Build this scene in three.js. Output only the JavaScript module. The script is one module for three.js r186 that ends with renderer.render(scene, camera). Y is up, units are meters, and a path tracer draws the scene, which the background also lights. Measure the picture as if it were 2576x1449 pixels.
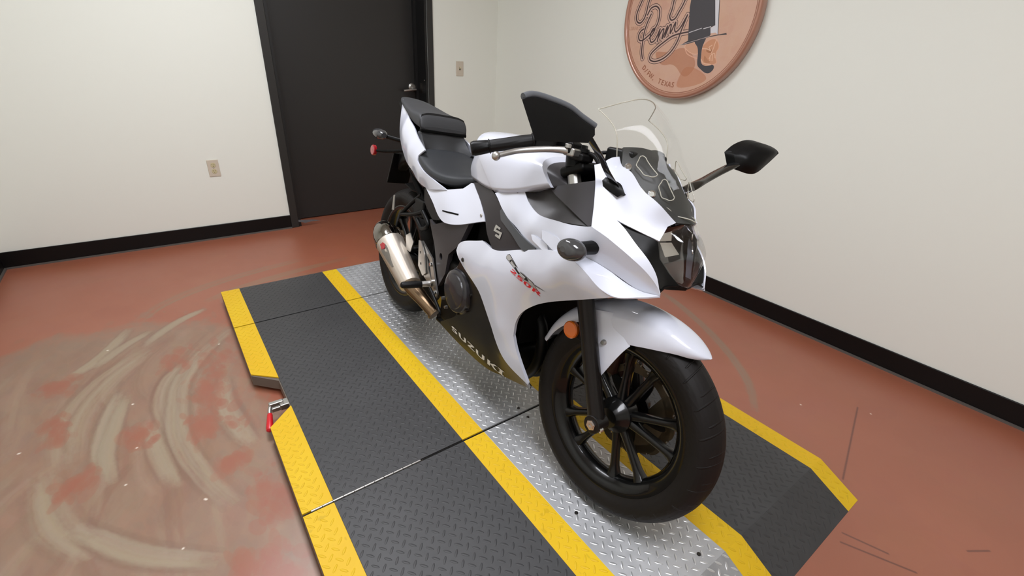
import * as THREE from 'three';
import { mergeGeometries, mergeVertices, toCreasedNormals } from 'three/addons/utils/BufferGeometryUtils.js';
import { RoundedBoxGeometry } from 'three/addons/geometries/RoundedBoxGeometry.js';
import { FontLoader } from 'three/addons/loaders/FontLoader.js';
import { RectAreaLightUniformsLib } from 'three/addons/lights/RectAreaLightUniformsLib.js';

// ------------------------------------------------------------------ camera, light, exposure
const scene = new THREE.Scene();
scene.background = new THREE.Color(0x000000);
const camera = new THREE.PerspectiveCamera(63.816, 2576 / 1449, 0.05, 60);
camera.position.set(0, 1.21, 0);
camera.up.set(-0.38052, 0.89696, -0.2251);
camera.lookAt(-0.71243, 1.21 - 0.43953, -0.54704);
const renderer = new THREE.WebGLRenderer({ antialias: true });
renderer.toneMapping = THREE.LinearToneMapping;
renderer.toneMappingExposure = 1.0;
renderer.shadowMap.enabled = true;
RectAreaLightUniformsLib.init();
const LAMP_POWER = 17.6, LAMP_COLOR = 0xf6f8ff, LAMP_GLOW = 5;
const LAMPS = [[-2.1, -0.4], [0.15, -0.4]];     // x, z of the ceiling troffers

// ------------------------------------------------------------------ room sizes (metres; platform top is y = 0)
const FLOOR = -0.07, CEIL = 2.66, XB = -3.869, ZR = -2.654, ZL = 0.93, XF = 2.6;

// ------------------------------------------------------------------ helpers
let seed = 12345;
const rnd = () => { seed = (seed + 0x6D2B79F5) | 0; let t = Math.imul(seed ^ (seed >>> 15), 1 | seed); t = (t + Math.imul(t ^ (t >>> 7), 61 | t)) ^ t; return ((t ^ (t >>> 14)) >>> 0) / 4294967296; };
const rr = (a, b) => a + (b - a) * rnd();
const V = (a) => new THREE.Vector3(a[0], a[1], a[2]);
const used = {};
const numbered = (n) => { used[n] = (used[n] ?? -1) + 1; return used[n] ? n + '_' + String(used[n]).padStart(3, '0') : n; };
const std = (c, rough, metal = 0, o = {}) => new THREE.MeshStandardMaterial({ color: c, roughness: rough, metalness: metal, ...o });
const phy = (c, rough, metal = 0, o = {}) => new THREE.MeshPhysicalMaterial({ color: c, roughness: rough, metalness: metal, ...o });
function obj(name, geo, mat, parent, label) {
  if (Array.isArray(geo)) geo = merge(geo);
  const m = new THREE.Mesh(geo, mat); m.name = numbered(name); m.castShadow = m.receiveShadow = true;
  (parent ?? scene).add(m); if (label) m.userData.label = label; return m;
}
function struct(name, geo, mat, parent) { const m = obj(name, geo, mat, parent); if (!parent) m.userData.kind = 'structure'; return m; }
function thing(name, label, category, group) { const g = new THREE.Group(); g.name = numbered(name); g.userData = { label, category }; if (group) g.userData.group = group; scene.add(g); return g; }
function clean(g) {
  g = g.index ? g.toNonIndexed() : g.clone();
  for (const k of Object.keys(g.attributes)) if (!['position', 'normal', 'uv'].includes(k)) g.deleteAttribute(k);
  if (!g.attributes.uv) g.setAttribute('uv', new THREE.BufferAttribute(new Float32Array(g.attributes.position.count * 2), 2));
  if (!g.attributes.normal) g.computeVertexNormals();
  return g;
}
const merge = (list) => list.length === 1 ? list[0] : mergeGeometries(list.map(clean));
const geoOf = (pos, idx, uv) => {
  const g = new THREE.BufferGeometry(); g.setAttribute('position', new THREE.Float32BufferAttribute(pos, 3));
  if (uv) g.setAttribute('uv', new THREE.Float32BufferAttribute(uv, 2)); g.setIndex(idx); g.computeVertexNormals(); return g;
};
const box = (x0, x1, y0, y1, z0, z1) => new THREE.BoxGeometry(x1 - x0, y1 - y0, z1 - z0).translate((x0 + x1) / 2, (y0 + y1) / 2, (z0 + z1) / 2);
const rbox = (x0, x1, y0, y1, z0, z1, r = 0.004) => new RoundedBoxGeometry(x1 - x0, y1 - y0, z1 - z0, 3, r).translate((x0 + x1) / 2, (y0 + y1) / 2, (z0 + z1) / 2);
const mirror = (g) => {                                    // the other side of the machine
  g = clean(g); const p = g.attributes.position, n = g.attributes.normal, u = g.attributes.uv;
  for (let i = 0; i < p.count; i++) { p.setZ(i, -p.getZ(i)); n.setZ(i, -n.getZ(i)); }
  for (let i = 0; i < p.count; i += 3) for (const a of [p, n, u]) { const s = a.itemSize; for (let k = 0; k < s; k++) { const t = a.array[(i + 1) * s + k]; a.array[(i + 1) * s + k] = a.array[(i + 2) * s + k]; a.array[(i + 2) * s + k] = t; } }
  return g;
};
const tube = (pts, r, seg = 24, rad = 12, closed = false) => {       // round bar with closed ends
  const c = pts.length === 2 ? new THREE.LineCurve3(V(pts[0]), V(pts[1])) : new THREE.CatmullRomCurve3(pts.map(V), closed, 'centripetal');
  const t = new THREE.TubeGeometry(c, pts.length === 2 ? 1 : seg, r, rad, closed);
  if (closed) return t;
  const ends = [0, 1].map((k) => { const q = new THREE.Quaternion().setFromUnitVectors(new THREE.Vector3(0, 0, 1), c.getTangentAt(k).multiplyScalar(k ? 1 : -1)); const p = c.getPointAt(k); return new THREE.CircleGeometry(r, rad).applyQuaternion(q).translate(p.x, p.y, p.z); });
  return merge([t, ...ends]);
};
function cone(a, b, r0, r1, seg = 24, steps) {             // lathe along a line; steps = [[t, r], ...]
  a = V(a); b = V(b); const d = b.clone().sub(a), L = d.length(); const prof = (steps ?? [[0, 0], [0, r0], [1, r1], [1, 0]]).map(([t, r]) => new THREE.Vector2(Math.max(r, 1e-5), t * L));
  const g = new THREE.LatheGeometry(prof, seg); g.applyQuaternion(new THREE.Quaternion().setFromUnitVectors(new THREE.Vector3(0, 1, 0), d.normalize())); g.translate(a.x, a.y, a.z);
  return toCreasedNormals(g, 0.6);
}
const disc = (c, w0, w1, r, seg = 20, bev = 0.0015) => cone([c[0], c[1], w0], [c[0], c[1], w1], r, r, seg, [[0, 0], [0, r], [1 - bev / Math.abs(w1 - w0), r], [1, r - bev], [1, 0]]);
const ext = (pts, depth, z0 = 0, bevel = 0.0015, holes = []) => { // plate: polygon in (x, y) given a thickness along z
  const s = new THREE.Shape(pts.map((p) => new THREE.Vector2(p[0], p[1])));
  for (const h of holes) s.holes.push(new THREE.Path(h.map((p) => new THREE.Vector2(p[0], p[1]))));
  return new THREE.ExtrudeGeometry(s, { depth: depth - 2 * bevel, bevelEnabled: bevel > 0, bevelSize: bevel, bevelThickness: bevel, bevelOffset: -bevel, bevelSegments: 2, curveSegments: 10 }).translate(0, 0, z0 + bevel);
};
const circlePts = (cx, cy, r, n = 16) => Array.from({ length: n }, (_, i) => [cx + r * Math.cos(i / n * 2 * Math.PI), cy + r * Math.sin(i / n * 2 * Math.PI)]);
function revolve(profile, seg = 96, arc = Math.PI * 2) {   // profile [radius, w], turned about the w axis, closed loop
  const pos = [], idx = [], uv = [], n = profile.length; let len = 0;
  for (let i = 0; i <= seg; i++) { len = 0; for (let j = 0; j <= n; j++) { const [r, w] = profile[j % n], a = i / seg * arc; if (j) len += Math.hypot(r - profile[j - 1][0], w - profile[j - 1][1]); pos.push(r * Math.cos(a), r * Math.sin(a), w); uv.push(i / seg, len); } }
  for (let i = 0; i < seg; i++) for (let j = 0; j < n; j++) { const a = i * (n + 1) + j, b = a + n + 1; idx.push(a, b, a + 1, b, b + 1, a + 1); }
  return toCreasedNormals(geoOf(pos, idx, uv), 0.7);
}
const smoothOpen = (pts, n) => { const c = new THREE.CatmullRomCurve3(pts.map((p) => new THREE.Vector3(p[0], p[1], p[2] ?? 0)), false, 'centripetal'); return c.getPoints(n).map((p) => [p.x, p.y, p.z]); };
function loft(secs, { closed = true, along = 24, caps = true, smooth = true } = {}) {  // skin over cross-sections with equal point counts
  const m = secs[0].length; let rows = secs;
  if (smooth) { const cols = []; for (let j = 0; j < m; j++) cols.push(smoothOpen(secs.map((s) => s[j]), along)); rows = Array.from({ length: along + 1 }, (_, i) => cols.map((c) => c[i])); }
  const n = rows.length, pos = rows.flat(2), idx = [], uv = [];
  for (let i = 0; i < n; i++) for (let j = 0; j < m; j++) uv.push(rows[i][j][0], rows[i][j][1]);
  const J = closed ? m : m - 1;
  for (let i = 0; i + 1 < n; i++) for (let j = 0; j < J; j++) { const a = i * m + j, b = i * m + (j + 1) % m, c = a + m, d = b + m; idx.push(a, b, c, b, d, c); }
  const parts = [geoOf(pos, idx, uv)];
  if (closed && caps) for (const k of [0, n - 1]) {
    const r = rows[k], c = [0, 1, 2].map((q) => r.reduce((s, p) => s + p[q], 0) / m), P = [...r.flat(), ...c], I = [];
    for (let j = 0; j < m; j++) k ? I.push(j, (j + 1) % m, m) : I.push((j + 1) % m, j, m);
    parts.push(geoOf(P, I));
  }
  return merge(parts);
}
const sq = (u, b, v0, v1, e = 3, n = 36, tb = 1) => Array.from({ length: n }, (_, i) => {  // rounded cross-section across the machine at station u
  const a = i / n * 2 * Math.PI, c = Math.cos(a), s = Math.sin(a), x = Math.sign(c) * Math.abs(c) ** (2 / e), y = Math.sign(s) * Math.abs(s) ** (2 / e);
  return [u, (v0 + v1) / 2 + y * (v1 - v0) / 2, b * x * (tb === 1 ? 1 : 1 + (tb - 1) * (y + 1) / 2)];
});
// Delaunay triangles of points in the plane
function delaunay(P) {
  const n = P.length; let x0 = 1e9, x1 = -1e9, y0 = 1e9, y1 = -1e9; for (const [x, y] of P) { x0 = Math.min(x0, x); x1 = Math.max(x1, x); y0 = Math.min(y0, y); y1 = Math.max(y1, y); }
  const d = Math.max(x1 - x0, y1 - y0) * 20, mx = (x0 + x1) / 2, my = (y0 + y1) / 2, Q = [...P, [mx - d, my - d], [mx + d, my - d], [mx, my + d]];
  const circ = (a, b, c) => { const [ax, ay] = Q[a], [bx, by] = Q[b], [cx, cy] = Q[c], D = 2 * (ax * (by - cy) + bx * (cy - ay) + cx * (ay - by)) || 1e-18, A = ax * ax + ay * ay, B = bx * bx + by * by, C = cx * cx + cy * cy, ux = (A * (by - cy) + B * (cy - ay) + C * (ay - by)) / D, uy = (A * (cx - bx) + B * (ax - cx) + C * (bx - ax)) / D; return [a, b, c, ux, uy, (ax - ux) ** 2 + (ay - uy) ** 2]; };
  let T = [circ(n, n + 1, n + 2)];
  for (let i = 0; i < n; i++) {
    const [x, y] = P[i], edges = new Map(), keep = [];
    for (const t of T) if ((x - t[3]) ** 2 + (y - t[4]) ** 2 < t[5]) for (const [a, b] of [[t[0], t[1]], [t[1], t[2]], [t[2], t[0]]]) { const k = a < b ? a * 1e5 + b : b * 1e5 + a; edges.has(k) ? edges.set(k, null) : edges.set(k, [a, b]); } else keep.push(t);
    for (const e of edges.values()) if (e) keep.push(circ(e[0], e[1], i));
    T = keep;
  }
  return T.filter((t) => t[0] < n && t[1] < n && t[2] < n).map((t) => t.slice(0, 3));
}
const inside = (p, poly) => { let c = false; for (let i = 0, j = poly.length - 1; i < poly.length; j = i++) { const [xi, yi] = poly[i], [xj, yj] = poly[j]; if ((yi > p[1]) !== (yj > p[1]) && p[0] < (xj - xi) * (p[1] - yi) / (yj - yi) + xi) c = !c; } return c; };
const edgeDist = (p, poly) => { let m = 1e9; for (let i = 0, j = poly.length - 1; i < poly.length; j = i++) { const [ax, ay] = poly[j], [bx, by] = poly[i], dx = bx - ax, dy = by - ay, t = Math.max(0, Math.min(1, ((p[0] - ax) * dx + (p[1] - ay) * dy) / (dx * dx + dy * dy || 1e-12))); m = Math.min(m, Math.hypot(p[0] - ax - t * dx, p[1] - ay - t * dy)); } return m; };
function solve(A, b) { const n = b.length; for (let i = 0; i < n; i++) { let p = i; for (let r = i + 1; r < n; r++) if (Math.abs(A[r][i]) > Math.abs(A[p][i])) p = r; [A[i], A[p]] = [A[p], A[i]]; [b[i], b[p]] = [b[p], b[i]]; for (let r = i + 1; r < n; r++) { const f = A[r][i] / A[i][i]; if (f) { for (let c = i; c < n; c++) A[r][c] -= f * A[i][c]; b[r] -= f * b[i]; } } } for (let i = n - 1; i >= 0; i--) { for (let c = i + 1; c < n; c++) b[i] -= A[i][c] * b[c]; b[i] /= A[i][i]; } return b; }
// a curved sheet-moulded panel: outline and inner points in 3-D, thin-plate surface through them, thickness behind
function panel(outline, { inner = [], thick = 0.003, res = 0.013, lam = 2e-5, dir = null, bulge = 0, reach = 0.04, smooth = true, corner = 38, out = [0, 0, 1], holes = [] } = {}) {
  const pts = outline.map(V), nrm = new THREE.Vector3();
  for (let i = 0; i < pts.length; i++) { const a = pts[i], b = pts[(i + 1) % pts.length]; nrm.x += (a.y - b.y) * (a.z + b.z); nrm.y += (a.z - b.z) * (a.x + b.x); nrm.z += (a.x - b.x) * (a.y + b.y); }
  nrm.normalize(); if (nrm.dot(V(out)) < 0) nrm.negate();
  const org = pts.reduce((s, p) => s.add(p), new THREE.Vector3()).multiplyScalar(1 / pts.length);
  const e1 = new THREE.Vector3(0, 1, 0).cross(nrm); if (e1.length() < 0.2) e1.set(1, 0, 0).cross(nrm); e1.normalize(); const e2 = nrm.clone().cross(e1);
  const flat = (p) => { const q = p.clone().sub(org); return [q.dot(e1), q.dot(e2), q.dot(nrm)]; };
  const ctrl = [...pts, ...inner.map(V)].map(flat), N = ctrl.length;
  const U = (r2) => r2 < 1e-12 ? 0 : r2 * Math.log(r2) / 2;
  const A = [], B = []; for (let i = 0; i < N; i++) { const row = []; for (let j = 0; j < N; j++) row.push(U((ctrl[i][0] - ctrl[j][0]) ** 2 + (ctrl[i][1] - ctrl[j][1]) ** 2) + (i === j ? lam : 0)); row.push(1, ctrl[i][0], ctrl[i][1]); A.push(row); B.push(ctrl[i][2]); }
  for (let k = 0; k < 3; k++) { const row = []; for (let j = 0; j < N; j++) row.push(k === 0 ? 1 : ctrl[j][k - 1]); row.push(0, 0, 0); A.push(row); B.push(0); }
  const W = solve(A, B);
  // outline made dense; smooth where it does not turn sharply
  const dense = (loop) => {
    const n = loop.length, sharp = loop.map((p, i) => { const a = loop[(i + n - 1) % n], b = loop[(i + 1) % n], d = Math.atan2((p[0] - a[0]) * (b[1] - p[1]) - (p[1] - a[1]) * (b[0] - p[0]), (p[0] - a[0]) * (b[0] - p[0]) + (p[1] - a[1]) * (b[1] - p[1])); return !smooth || Math.abs(d) * 180 / Math.PI > corner; });
    const r = []; for (let i = 0; i < n; i++) {
      const p1 = loop[i], p2 = loop[(i + 1) % n], p0 = sharp[i] ? [2 * p1[0] - p2[0], 2 * p1[1] - p2[1]] : loop[(i + n - 1) % n], p3 = sharp[(i + 1) % n] ? [2 * p2[0] - p1[0], 2 * p2[1] - p1[1]] : loop[(i + 2) % n];
      const L = Math.hypot(p2[0] - p1[0], p2[1] - p1[1]), k = Math.max(1, Math.round(L / res * 1.6)), c0 = L / (Math.hypot(p1[0] - p0[0], p1[1] - p0[1]) + 1e-9), c3 = L / (Math.hypot(p3[0] - p2[0], p3[1] - p2[1]) + 1e-9);
      for (let j = 0; j < k; j++) { const t = j / k, m = [0, 1].map((q) => { const d = p2[q] - p1[q], m1 = sharp[i] ? d : (d + (p1[q] - p0[q]) * c0) / 2, m2 = sharp[(i + 1) % n] ? d : (d + (p3[q] - p2[q]) * c3) / 2; return (2 * t ** 3 - 3 * t * t + 1) * p1[q] + (t ** 3 - 2 * t * t + t) * m1 + (-2 * t ** 3 + 3 * t * t) * p2[q] + (t ** 3 - t * t) * m2; }); r.push(m); }
    } return r;
  };
  const rim = dense(ctrl.slice(0, pts.length)), hl = holes.map((h) => dense(h.map((p) => flat(V(p))))), all = [...rim], loops = [rim.map((_, i) => i)];
  for (const h of hl) { loops.push(h.map((_, i) => all.length + i)); all.push(...h); }
  const H = (x, y) => { let h = W[N] + W[N + 1] * x + W[N + 2] * y; for (let j = 0; j < N; j++) h += W[j] * U((x - ctrl[j][0]) ** 2 + (y - ctrl[j][1]) ** 2); if (bulge) { const d = inside([x, y], rim) ? Math.min(1, edgeDist([x, y], rim) / reach) : 0; h += bulge * (1 - (1 - d) ** 2); } return h; };
  let bx0 = 1e9, bx1 = -1e9, by0 = 1e9, by1 = -1e9; for (const [x, y] of rim) { bx0 = Math.min(bx0, x); bx1 = Math.max(bx1, x); by0 = Math.min(by0, y); by1 = Math.max(by1, y); }
  for (let r = 0, y = by0; y < by1; r++, y += res * 0.87) for (let x = bx0 + (r % 2) * res / 2; x < bx1; x += res) { const p = [x + (((r * 7 + 3) % 5) - 2) * res * 0.004, y]; if (inside(p, rim) && edgeDist(p, rim) > res * 0.5 && hl.every((h) => !inside(p, h) && edgeDist(p, h) > res * 0.5)) all.push(p); }
  const tris = delaunay(all).filter(([a, b, c]) => { const g = [(all[a][0] + all[b][0] + all[c][0]) / 3, (all[a][1] + all[b][1] + all[c][1]) / 3]; return inside(g, rim) && hl.every((h) => !inside(g, h)); });
  const P3 = (x, y, off = 0) => org.clone().addScaledVector(e1, x).addScaledVector(e2, y).addScaledVector(nrm, H(x, y) + off);
  const front = all.map(([x, y]) => P3(x, y)), pos = front.flatMap((p) => [p.x, p.y, p.z]), uv = all.flatMap(([x, y]) => [x, y]), idx = [];
  for (const [a, b, c] of tris) { const cr = (all[b][0] - all[a][0]) * (all[c][1] - all[a][1]) - (all[b][1] - all[a][1]) * (all[c][0] - all[a][0]); cr > 0 ? idx.push(a, b, c) : idx.push(a, c, b); }
  const F = geoOf(pos, idx, uv), fn = F.attributes.normal, parts = [F];
  if (thick) {
    const back = front.map((p, i) => p.clone().add(dir ? V(dir) : new THREE.Vector3().fromBufferAttribute(fn, i).multiplyScalar(-thick)));
    const bi = []; for (let i = 0; i < idx.length; i += 3) bi.push(idx[i], idx[i + 2], idx[i + 1]);
    parts.push(geoOf(back.flatMap((p) => [p.x, p.y, p.z]), bi, uv));
    loops.forEach((L) => { const rp = [], ri = []; L.forEach((i) => rp.push(front[i].x, front[i].y, front[i].z, back[i].x, back[i].y, back[i].z)); const n = L.length; let area = 0; L.forEach((a, i) => { const p = all[a], q = all[L[(i + 1) % n]]; area += p[0] * q[1] - q[0] * p[1]; }); const flip = (area < 0) !== (L !== loops[0]); for (let i = 0; i < n; i++) { const a = 2 * i, b = 2 * ((i + 1) % n); flip ? ri.push(a, b, a + 1, b, b + 1, a + 1) : ri.push(a, a + 1, b, b, a + 1, b + 1); } parts.push(geoOf(rp, ri)); });
  }
  const g = merge(parts);
  g.userData.at = (p, off = 0.0008) => { const [x, y] = flat(V(p)); const e = 0.002, a = P3(x, y), n = P3(x + e, y).sub(a).cross(P3(x, y + e).sub(a)).normalize(); return a.addScaledVector(n, off); };
  return g;
}
// flat lettering or marks laid on a panel: 2-D shapes carried into a four-cornered field, then onto the panel
function onPanel(g, shapes, map, off = 0.0008, div = 3) {
  const list = []; for (const s of shapes) {
    let sg = new THREE.ShapeGeometry(s, 6); sg = sg.index ? sg.toNonIndexed() : sg;
    const p = sg.attributes.position, pos = [];
    const put = (x, y) => { const q = g.userData.at(map(x, y), off); pos.push(q.x, q.y, q.z); };
    for (let i = 0; i < p.count; i += 3) { const T = [0, 1, 2].map((k) => [p.getX(i + k), p.getY(i + k)]), L = (a, b) => T[0].map((_, q) => T[0][q] + (T[1][q] - T[0][q]) * a / div + (T[2][q] - T[0][q]) * b / div);
      for (let a = 0; a < div; a++) for (let b = 0; a + b < div; b++) { [L(a, b), L(a + 1, b), L(a, b + 1)].forEach((q) => put(...q)); if (a + b + 1 < div) [L(a + 1, b), L(a + 1, b + 1), L(a, b + 1)].forEach((q) => put(...q)); } }
    const o = new THREE.BufferGeometry(); o.setAttribute('position', new THREE.Float32BufferAttribute(pos, 3)); o.computeVertexNormals(); list.push(o);
  } return merge(list);
}
const quadMap = (tl, tr, br, bl) => (x, y) => [0, 1, 2].map((k) => (bl[k] * (1 - x) + br[k] * x) * (1 - y) + (tl[k] * (1 - x) + tr[k] * x) * y);
const poly = (pts) => new THREE.Shape(pts.map((p) => new THREE.Vector2(p[0], p[1])));
const font = await new FontLoader().loadAsync('fonts/droid/droid_sans_bold.typeface.json');
const words = (text) => { // lettering scaled to the unit square
  const sh = font.generateShapes(text, 1); const bb = new THREE.Box2(); for (const s of sh) for (const p of s.getPoints(4)) bb.expandByPoint(p);
  const w = bb.max.x - bb.min.x, h = bb.max.y - bb.min.y, fit = (p) => new THREE.Vector2((p.x - bb.min.x) / w, (p.y - bb.min.y) / h);
  return sh.map((s) => { const o = new THREE.Shape(s.getPoints(5).map(fit)); o.holes = s.holes.map((h2) => new THREE.Path(h2.getPoints(5).map(fit))); return o; });
};
// textures
function canvasTex(w, h, draw, srgb = true) { const c = document.createElement('canvas'); c.width = w; c.height = h; draw(c.getContext('2d'), w, h); const t = new THREE.CanvasTexture(c); if (srgb) t.colorSpace = THREE.SRGBColorSpace; t.wrapS = t.wrapT = THREE.RepeatWrapping; t.anisotropy = 8; return t; }
const hash = (x, y, s) => { let h = Math.imul(x, 374761393) + Math.imul(y, 668265263) + Math.imul(s, 1274126177); h = Math.imul(h ^ (h >>> 13), 1274126177); return ((h ^ (h >>> 16)) >>> 0) / 4294967296; };
const vnoise = (x, y, per, s) => { const xi = Math.floor(x), yi = Math.floor(y), f = (t) => t * t * (3 - 2 * t), a = f(x - xi), b = f(y - yi), m = (v) => ((v % per) + per) % per, q = (i, j) => hash(m(xi + i), m(yi + j), s); return (q(0, 0) * (1 - a) + q(1, 0) * a) * (1 - b) + (q(0, 1) * (1 - a) + q(1, 1) * a) * b; };
const fbm = (u, v, base, oct, s) => { let t = 0, a = 0.5, n = 0; for (let k = 0; k < oct; k++) { t += a * vnoise(u * base, v * base, base, s + k); n += a; a *= 0.5; base *= 2; } return t / n; };
function noiseTex(n, fn, srgb = false) { const d = new Uint8Array(n * n * 4); for (let y = 0; y < n; y++) for (let x = 0; x < n; x++) { const c = fn(x / n, y / n), o = (y * n + x) * 4; d[o] = c[0]; d[o + 1] = c[1]; d[o + 2] = c[2]; d[o + 3] = 255; } const t = new THREE.DataTexture(d, n, n); t.wrapS = t.wrapT = THREE.RepeatWrapping; t.magFilter = THREE.LinearFilter; t.minFilter = THREE.LinearMipmapLinearFilter; t.generateMipmaps = true; if (srgb) t.colorSpace = THREE.SRGBColorSpace; t.needsUpdate = true; return t; }
const grey = (v) => { v = Math.max(0, Math.min(255, v)); return [v, v, v]; };
const planar = (g, fu, fv) => { const p = g.attributes.position, uv = []; for (let i = 0; i < p.count; i++) uv.push(fu(p.getX(i), p.getY(i), p.getZ(i)), fv(p.getX(i), p.getY(i), p.getZ(i))); g.setAttribute('uv', new THREE.Float32BufferAttribute(uv, 2)); return g; };

// ------------------------------------------------------------------ materials
const wallBump = noiseTex(256, (u, v) => grey(255 * fbm(u, v, 32, 3, 5)));
const M = {
  wall: std(new THREE.Color(0xe8eae1), 0.6, 0, { bumpMap: wallBump, bumpScale: 0.0004 }),
  ceiling: std(0xe8e6e0, 0.9),
  base: phy(0x0e0d0d, 0.35, 0, { specularIntensity: 0.5 }), strip: std(0x5a5550, 0.5), doorFrame: phy(0x252422, 0.45), door: phy(0x232221, 0.42), doorDark: phy(0x0c0c0c, 0.5),
  plate: std(0xcabfae, 0.4), plateDark: std(0x3a332a, 0.6), ivory: std(0xc4b993, 0.4),
  chrome: std(0xd8d8d8, 0.12, 1), alu: std(0xb4b2ae, 0.38, 1), brushed: std(0xa39b90, 0.36, 1), darkSteel: std(0x4a4744, 0.4, 1), bronze: std(0x8a745c, 0.32, 1),
  white: phy(0xd0d3df, 0.4, 0, { clearcoat: 1, clearcoatRoughness: 0.05 }),
  black: phy(0x080808, 0.35, 0, { specularIntensity: 0.5, clearcoat: 0.4, clearcoatRoughness: 0.1 }), glossBlack: phy(0x050505, 0.12, 0, { clearcoat: 0.8, clearcoatRoughness: 0.03 }),
  satin: phy(0x0a0a0a, 0.42, 0, { specularIntensity: 0.35 }), plastic: phy(0x1d1c1c, 0.5, 0, { specularIntensity: 0.5 }), greyPlastic: phy(0x39373a, 0.42, 0, { specularIntensity: 0.7 }), frameGrey: phy(0x322f31, 0.42, 0, { specularIntensity: 0.6 }), deep: phy(0x040404, 0.7, 0, { specularIntensity: 0.2 }),
  seat: phy(0x2c2e31, 0.5, 0, { specularIntensity: 0.7 }), seatTop: phy(0x38393b, 0.55, 0, { specularIntensity: 0.7 }), rubber: phy(0x0c0b0b, 0.5, 0, { specularIntensity: 0.5 }), fork: phy(0x120f0e, 0.35, 0.1, { specularIntensity: 0.6, clearcoat: 0.2 }),
  amber: phy(0xd06400, 0.3, 0, { clearcoat: 0.8 }), red: phy(0x9c1420, 0.25, 0, { clearcoat: 0.8 }), redPrint: std(0xd01622, 0.5), whitePrint: std(0xe4e1da, 0.5), greyPrint: std(0x9d9a96, 0.45), blackPrint: std(0x141414, 0.5),
  glass: phy(0xffffff, 0.02, 0, { transmission: 1, thickness: 0, ior: 1.4, specularIntensity: 0.2 }), lens: phy(0xffffff, 0.02, 0, { transmission: 1, thickness: 0, ior: 1.45 }), edge: phy(0xd8d5c8, 0.25, 0, { transmission: 0.55, thickness: 0 }), smoke: phy(0x4a4a4b, 0.12, 0, { transmission: 0.35, thickness: 0, ior: 1.45, clearcoat: 0.6 }), mirror: std(0xdddddd, 0.03, 1),
  redGrip: phy(0xc51a24, 0.35), yellowPaint: null, matBlack: null, silver: null,
};
// the deck: worn metal, scuffed black, scuffed yellow
const scuff = noiseTex(512, (u, v) => { const n = fbm(u, v, 6, 6, 21), s = fbm(u, v, 3, 3, 9); return grey(255 * (0.3 + 0.34 * n + 0.25 * (s - 0.5))); });
const silverMap = noiseTex(512, (u, v) => { const n = fbm(u, v, 5, 6, 31), f = fbm(u, v, 48, 2, 33), k = 176 + 50 * (n - 0.5) + 18 * (f - 0.5); return [k, k + 1, k + 3]; }, true);
const blackMap = noiseTex(512, (u, v) => { const n = fbm(u, v, 4, 6, 41), f = fbm(u, v, 64, 2, 43), k = 58 + 18 * (n - 0.5) + 6 * (f - 0.5); return [k, k, k + 1]; }, true);
const yellowMap = noiseTex(512, (u, v) => { const n = fbm(u, v, 5, 5, 51), f = fbm(u, v, 50, 2, 53), d = f > 0.84 ? 0.93 : 1; return [(218 - 8 * n) * d, (184 - 22 * n) * d, (30 - 8 * n) * d]; }, true);
M.silver = std(0xffffff, 1, 0.45, { map: silverMap, roughnessMap: scuff });
M.matBlack = std(0xffffff, 0.5, 0, { map: blackMap });
M.yellowPaint = phy(0xffffff, 0.5, 0, { specularIntensity: 0.6, map: yellowMap });

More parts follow.
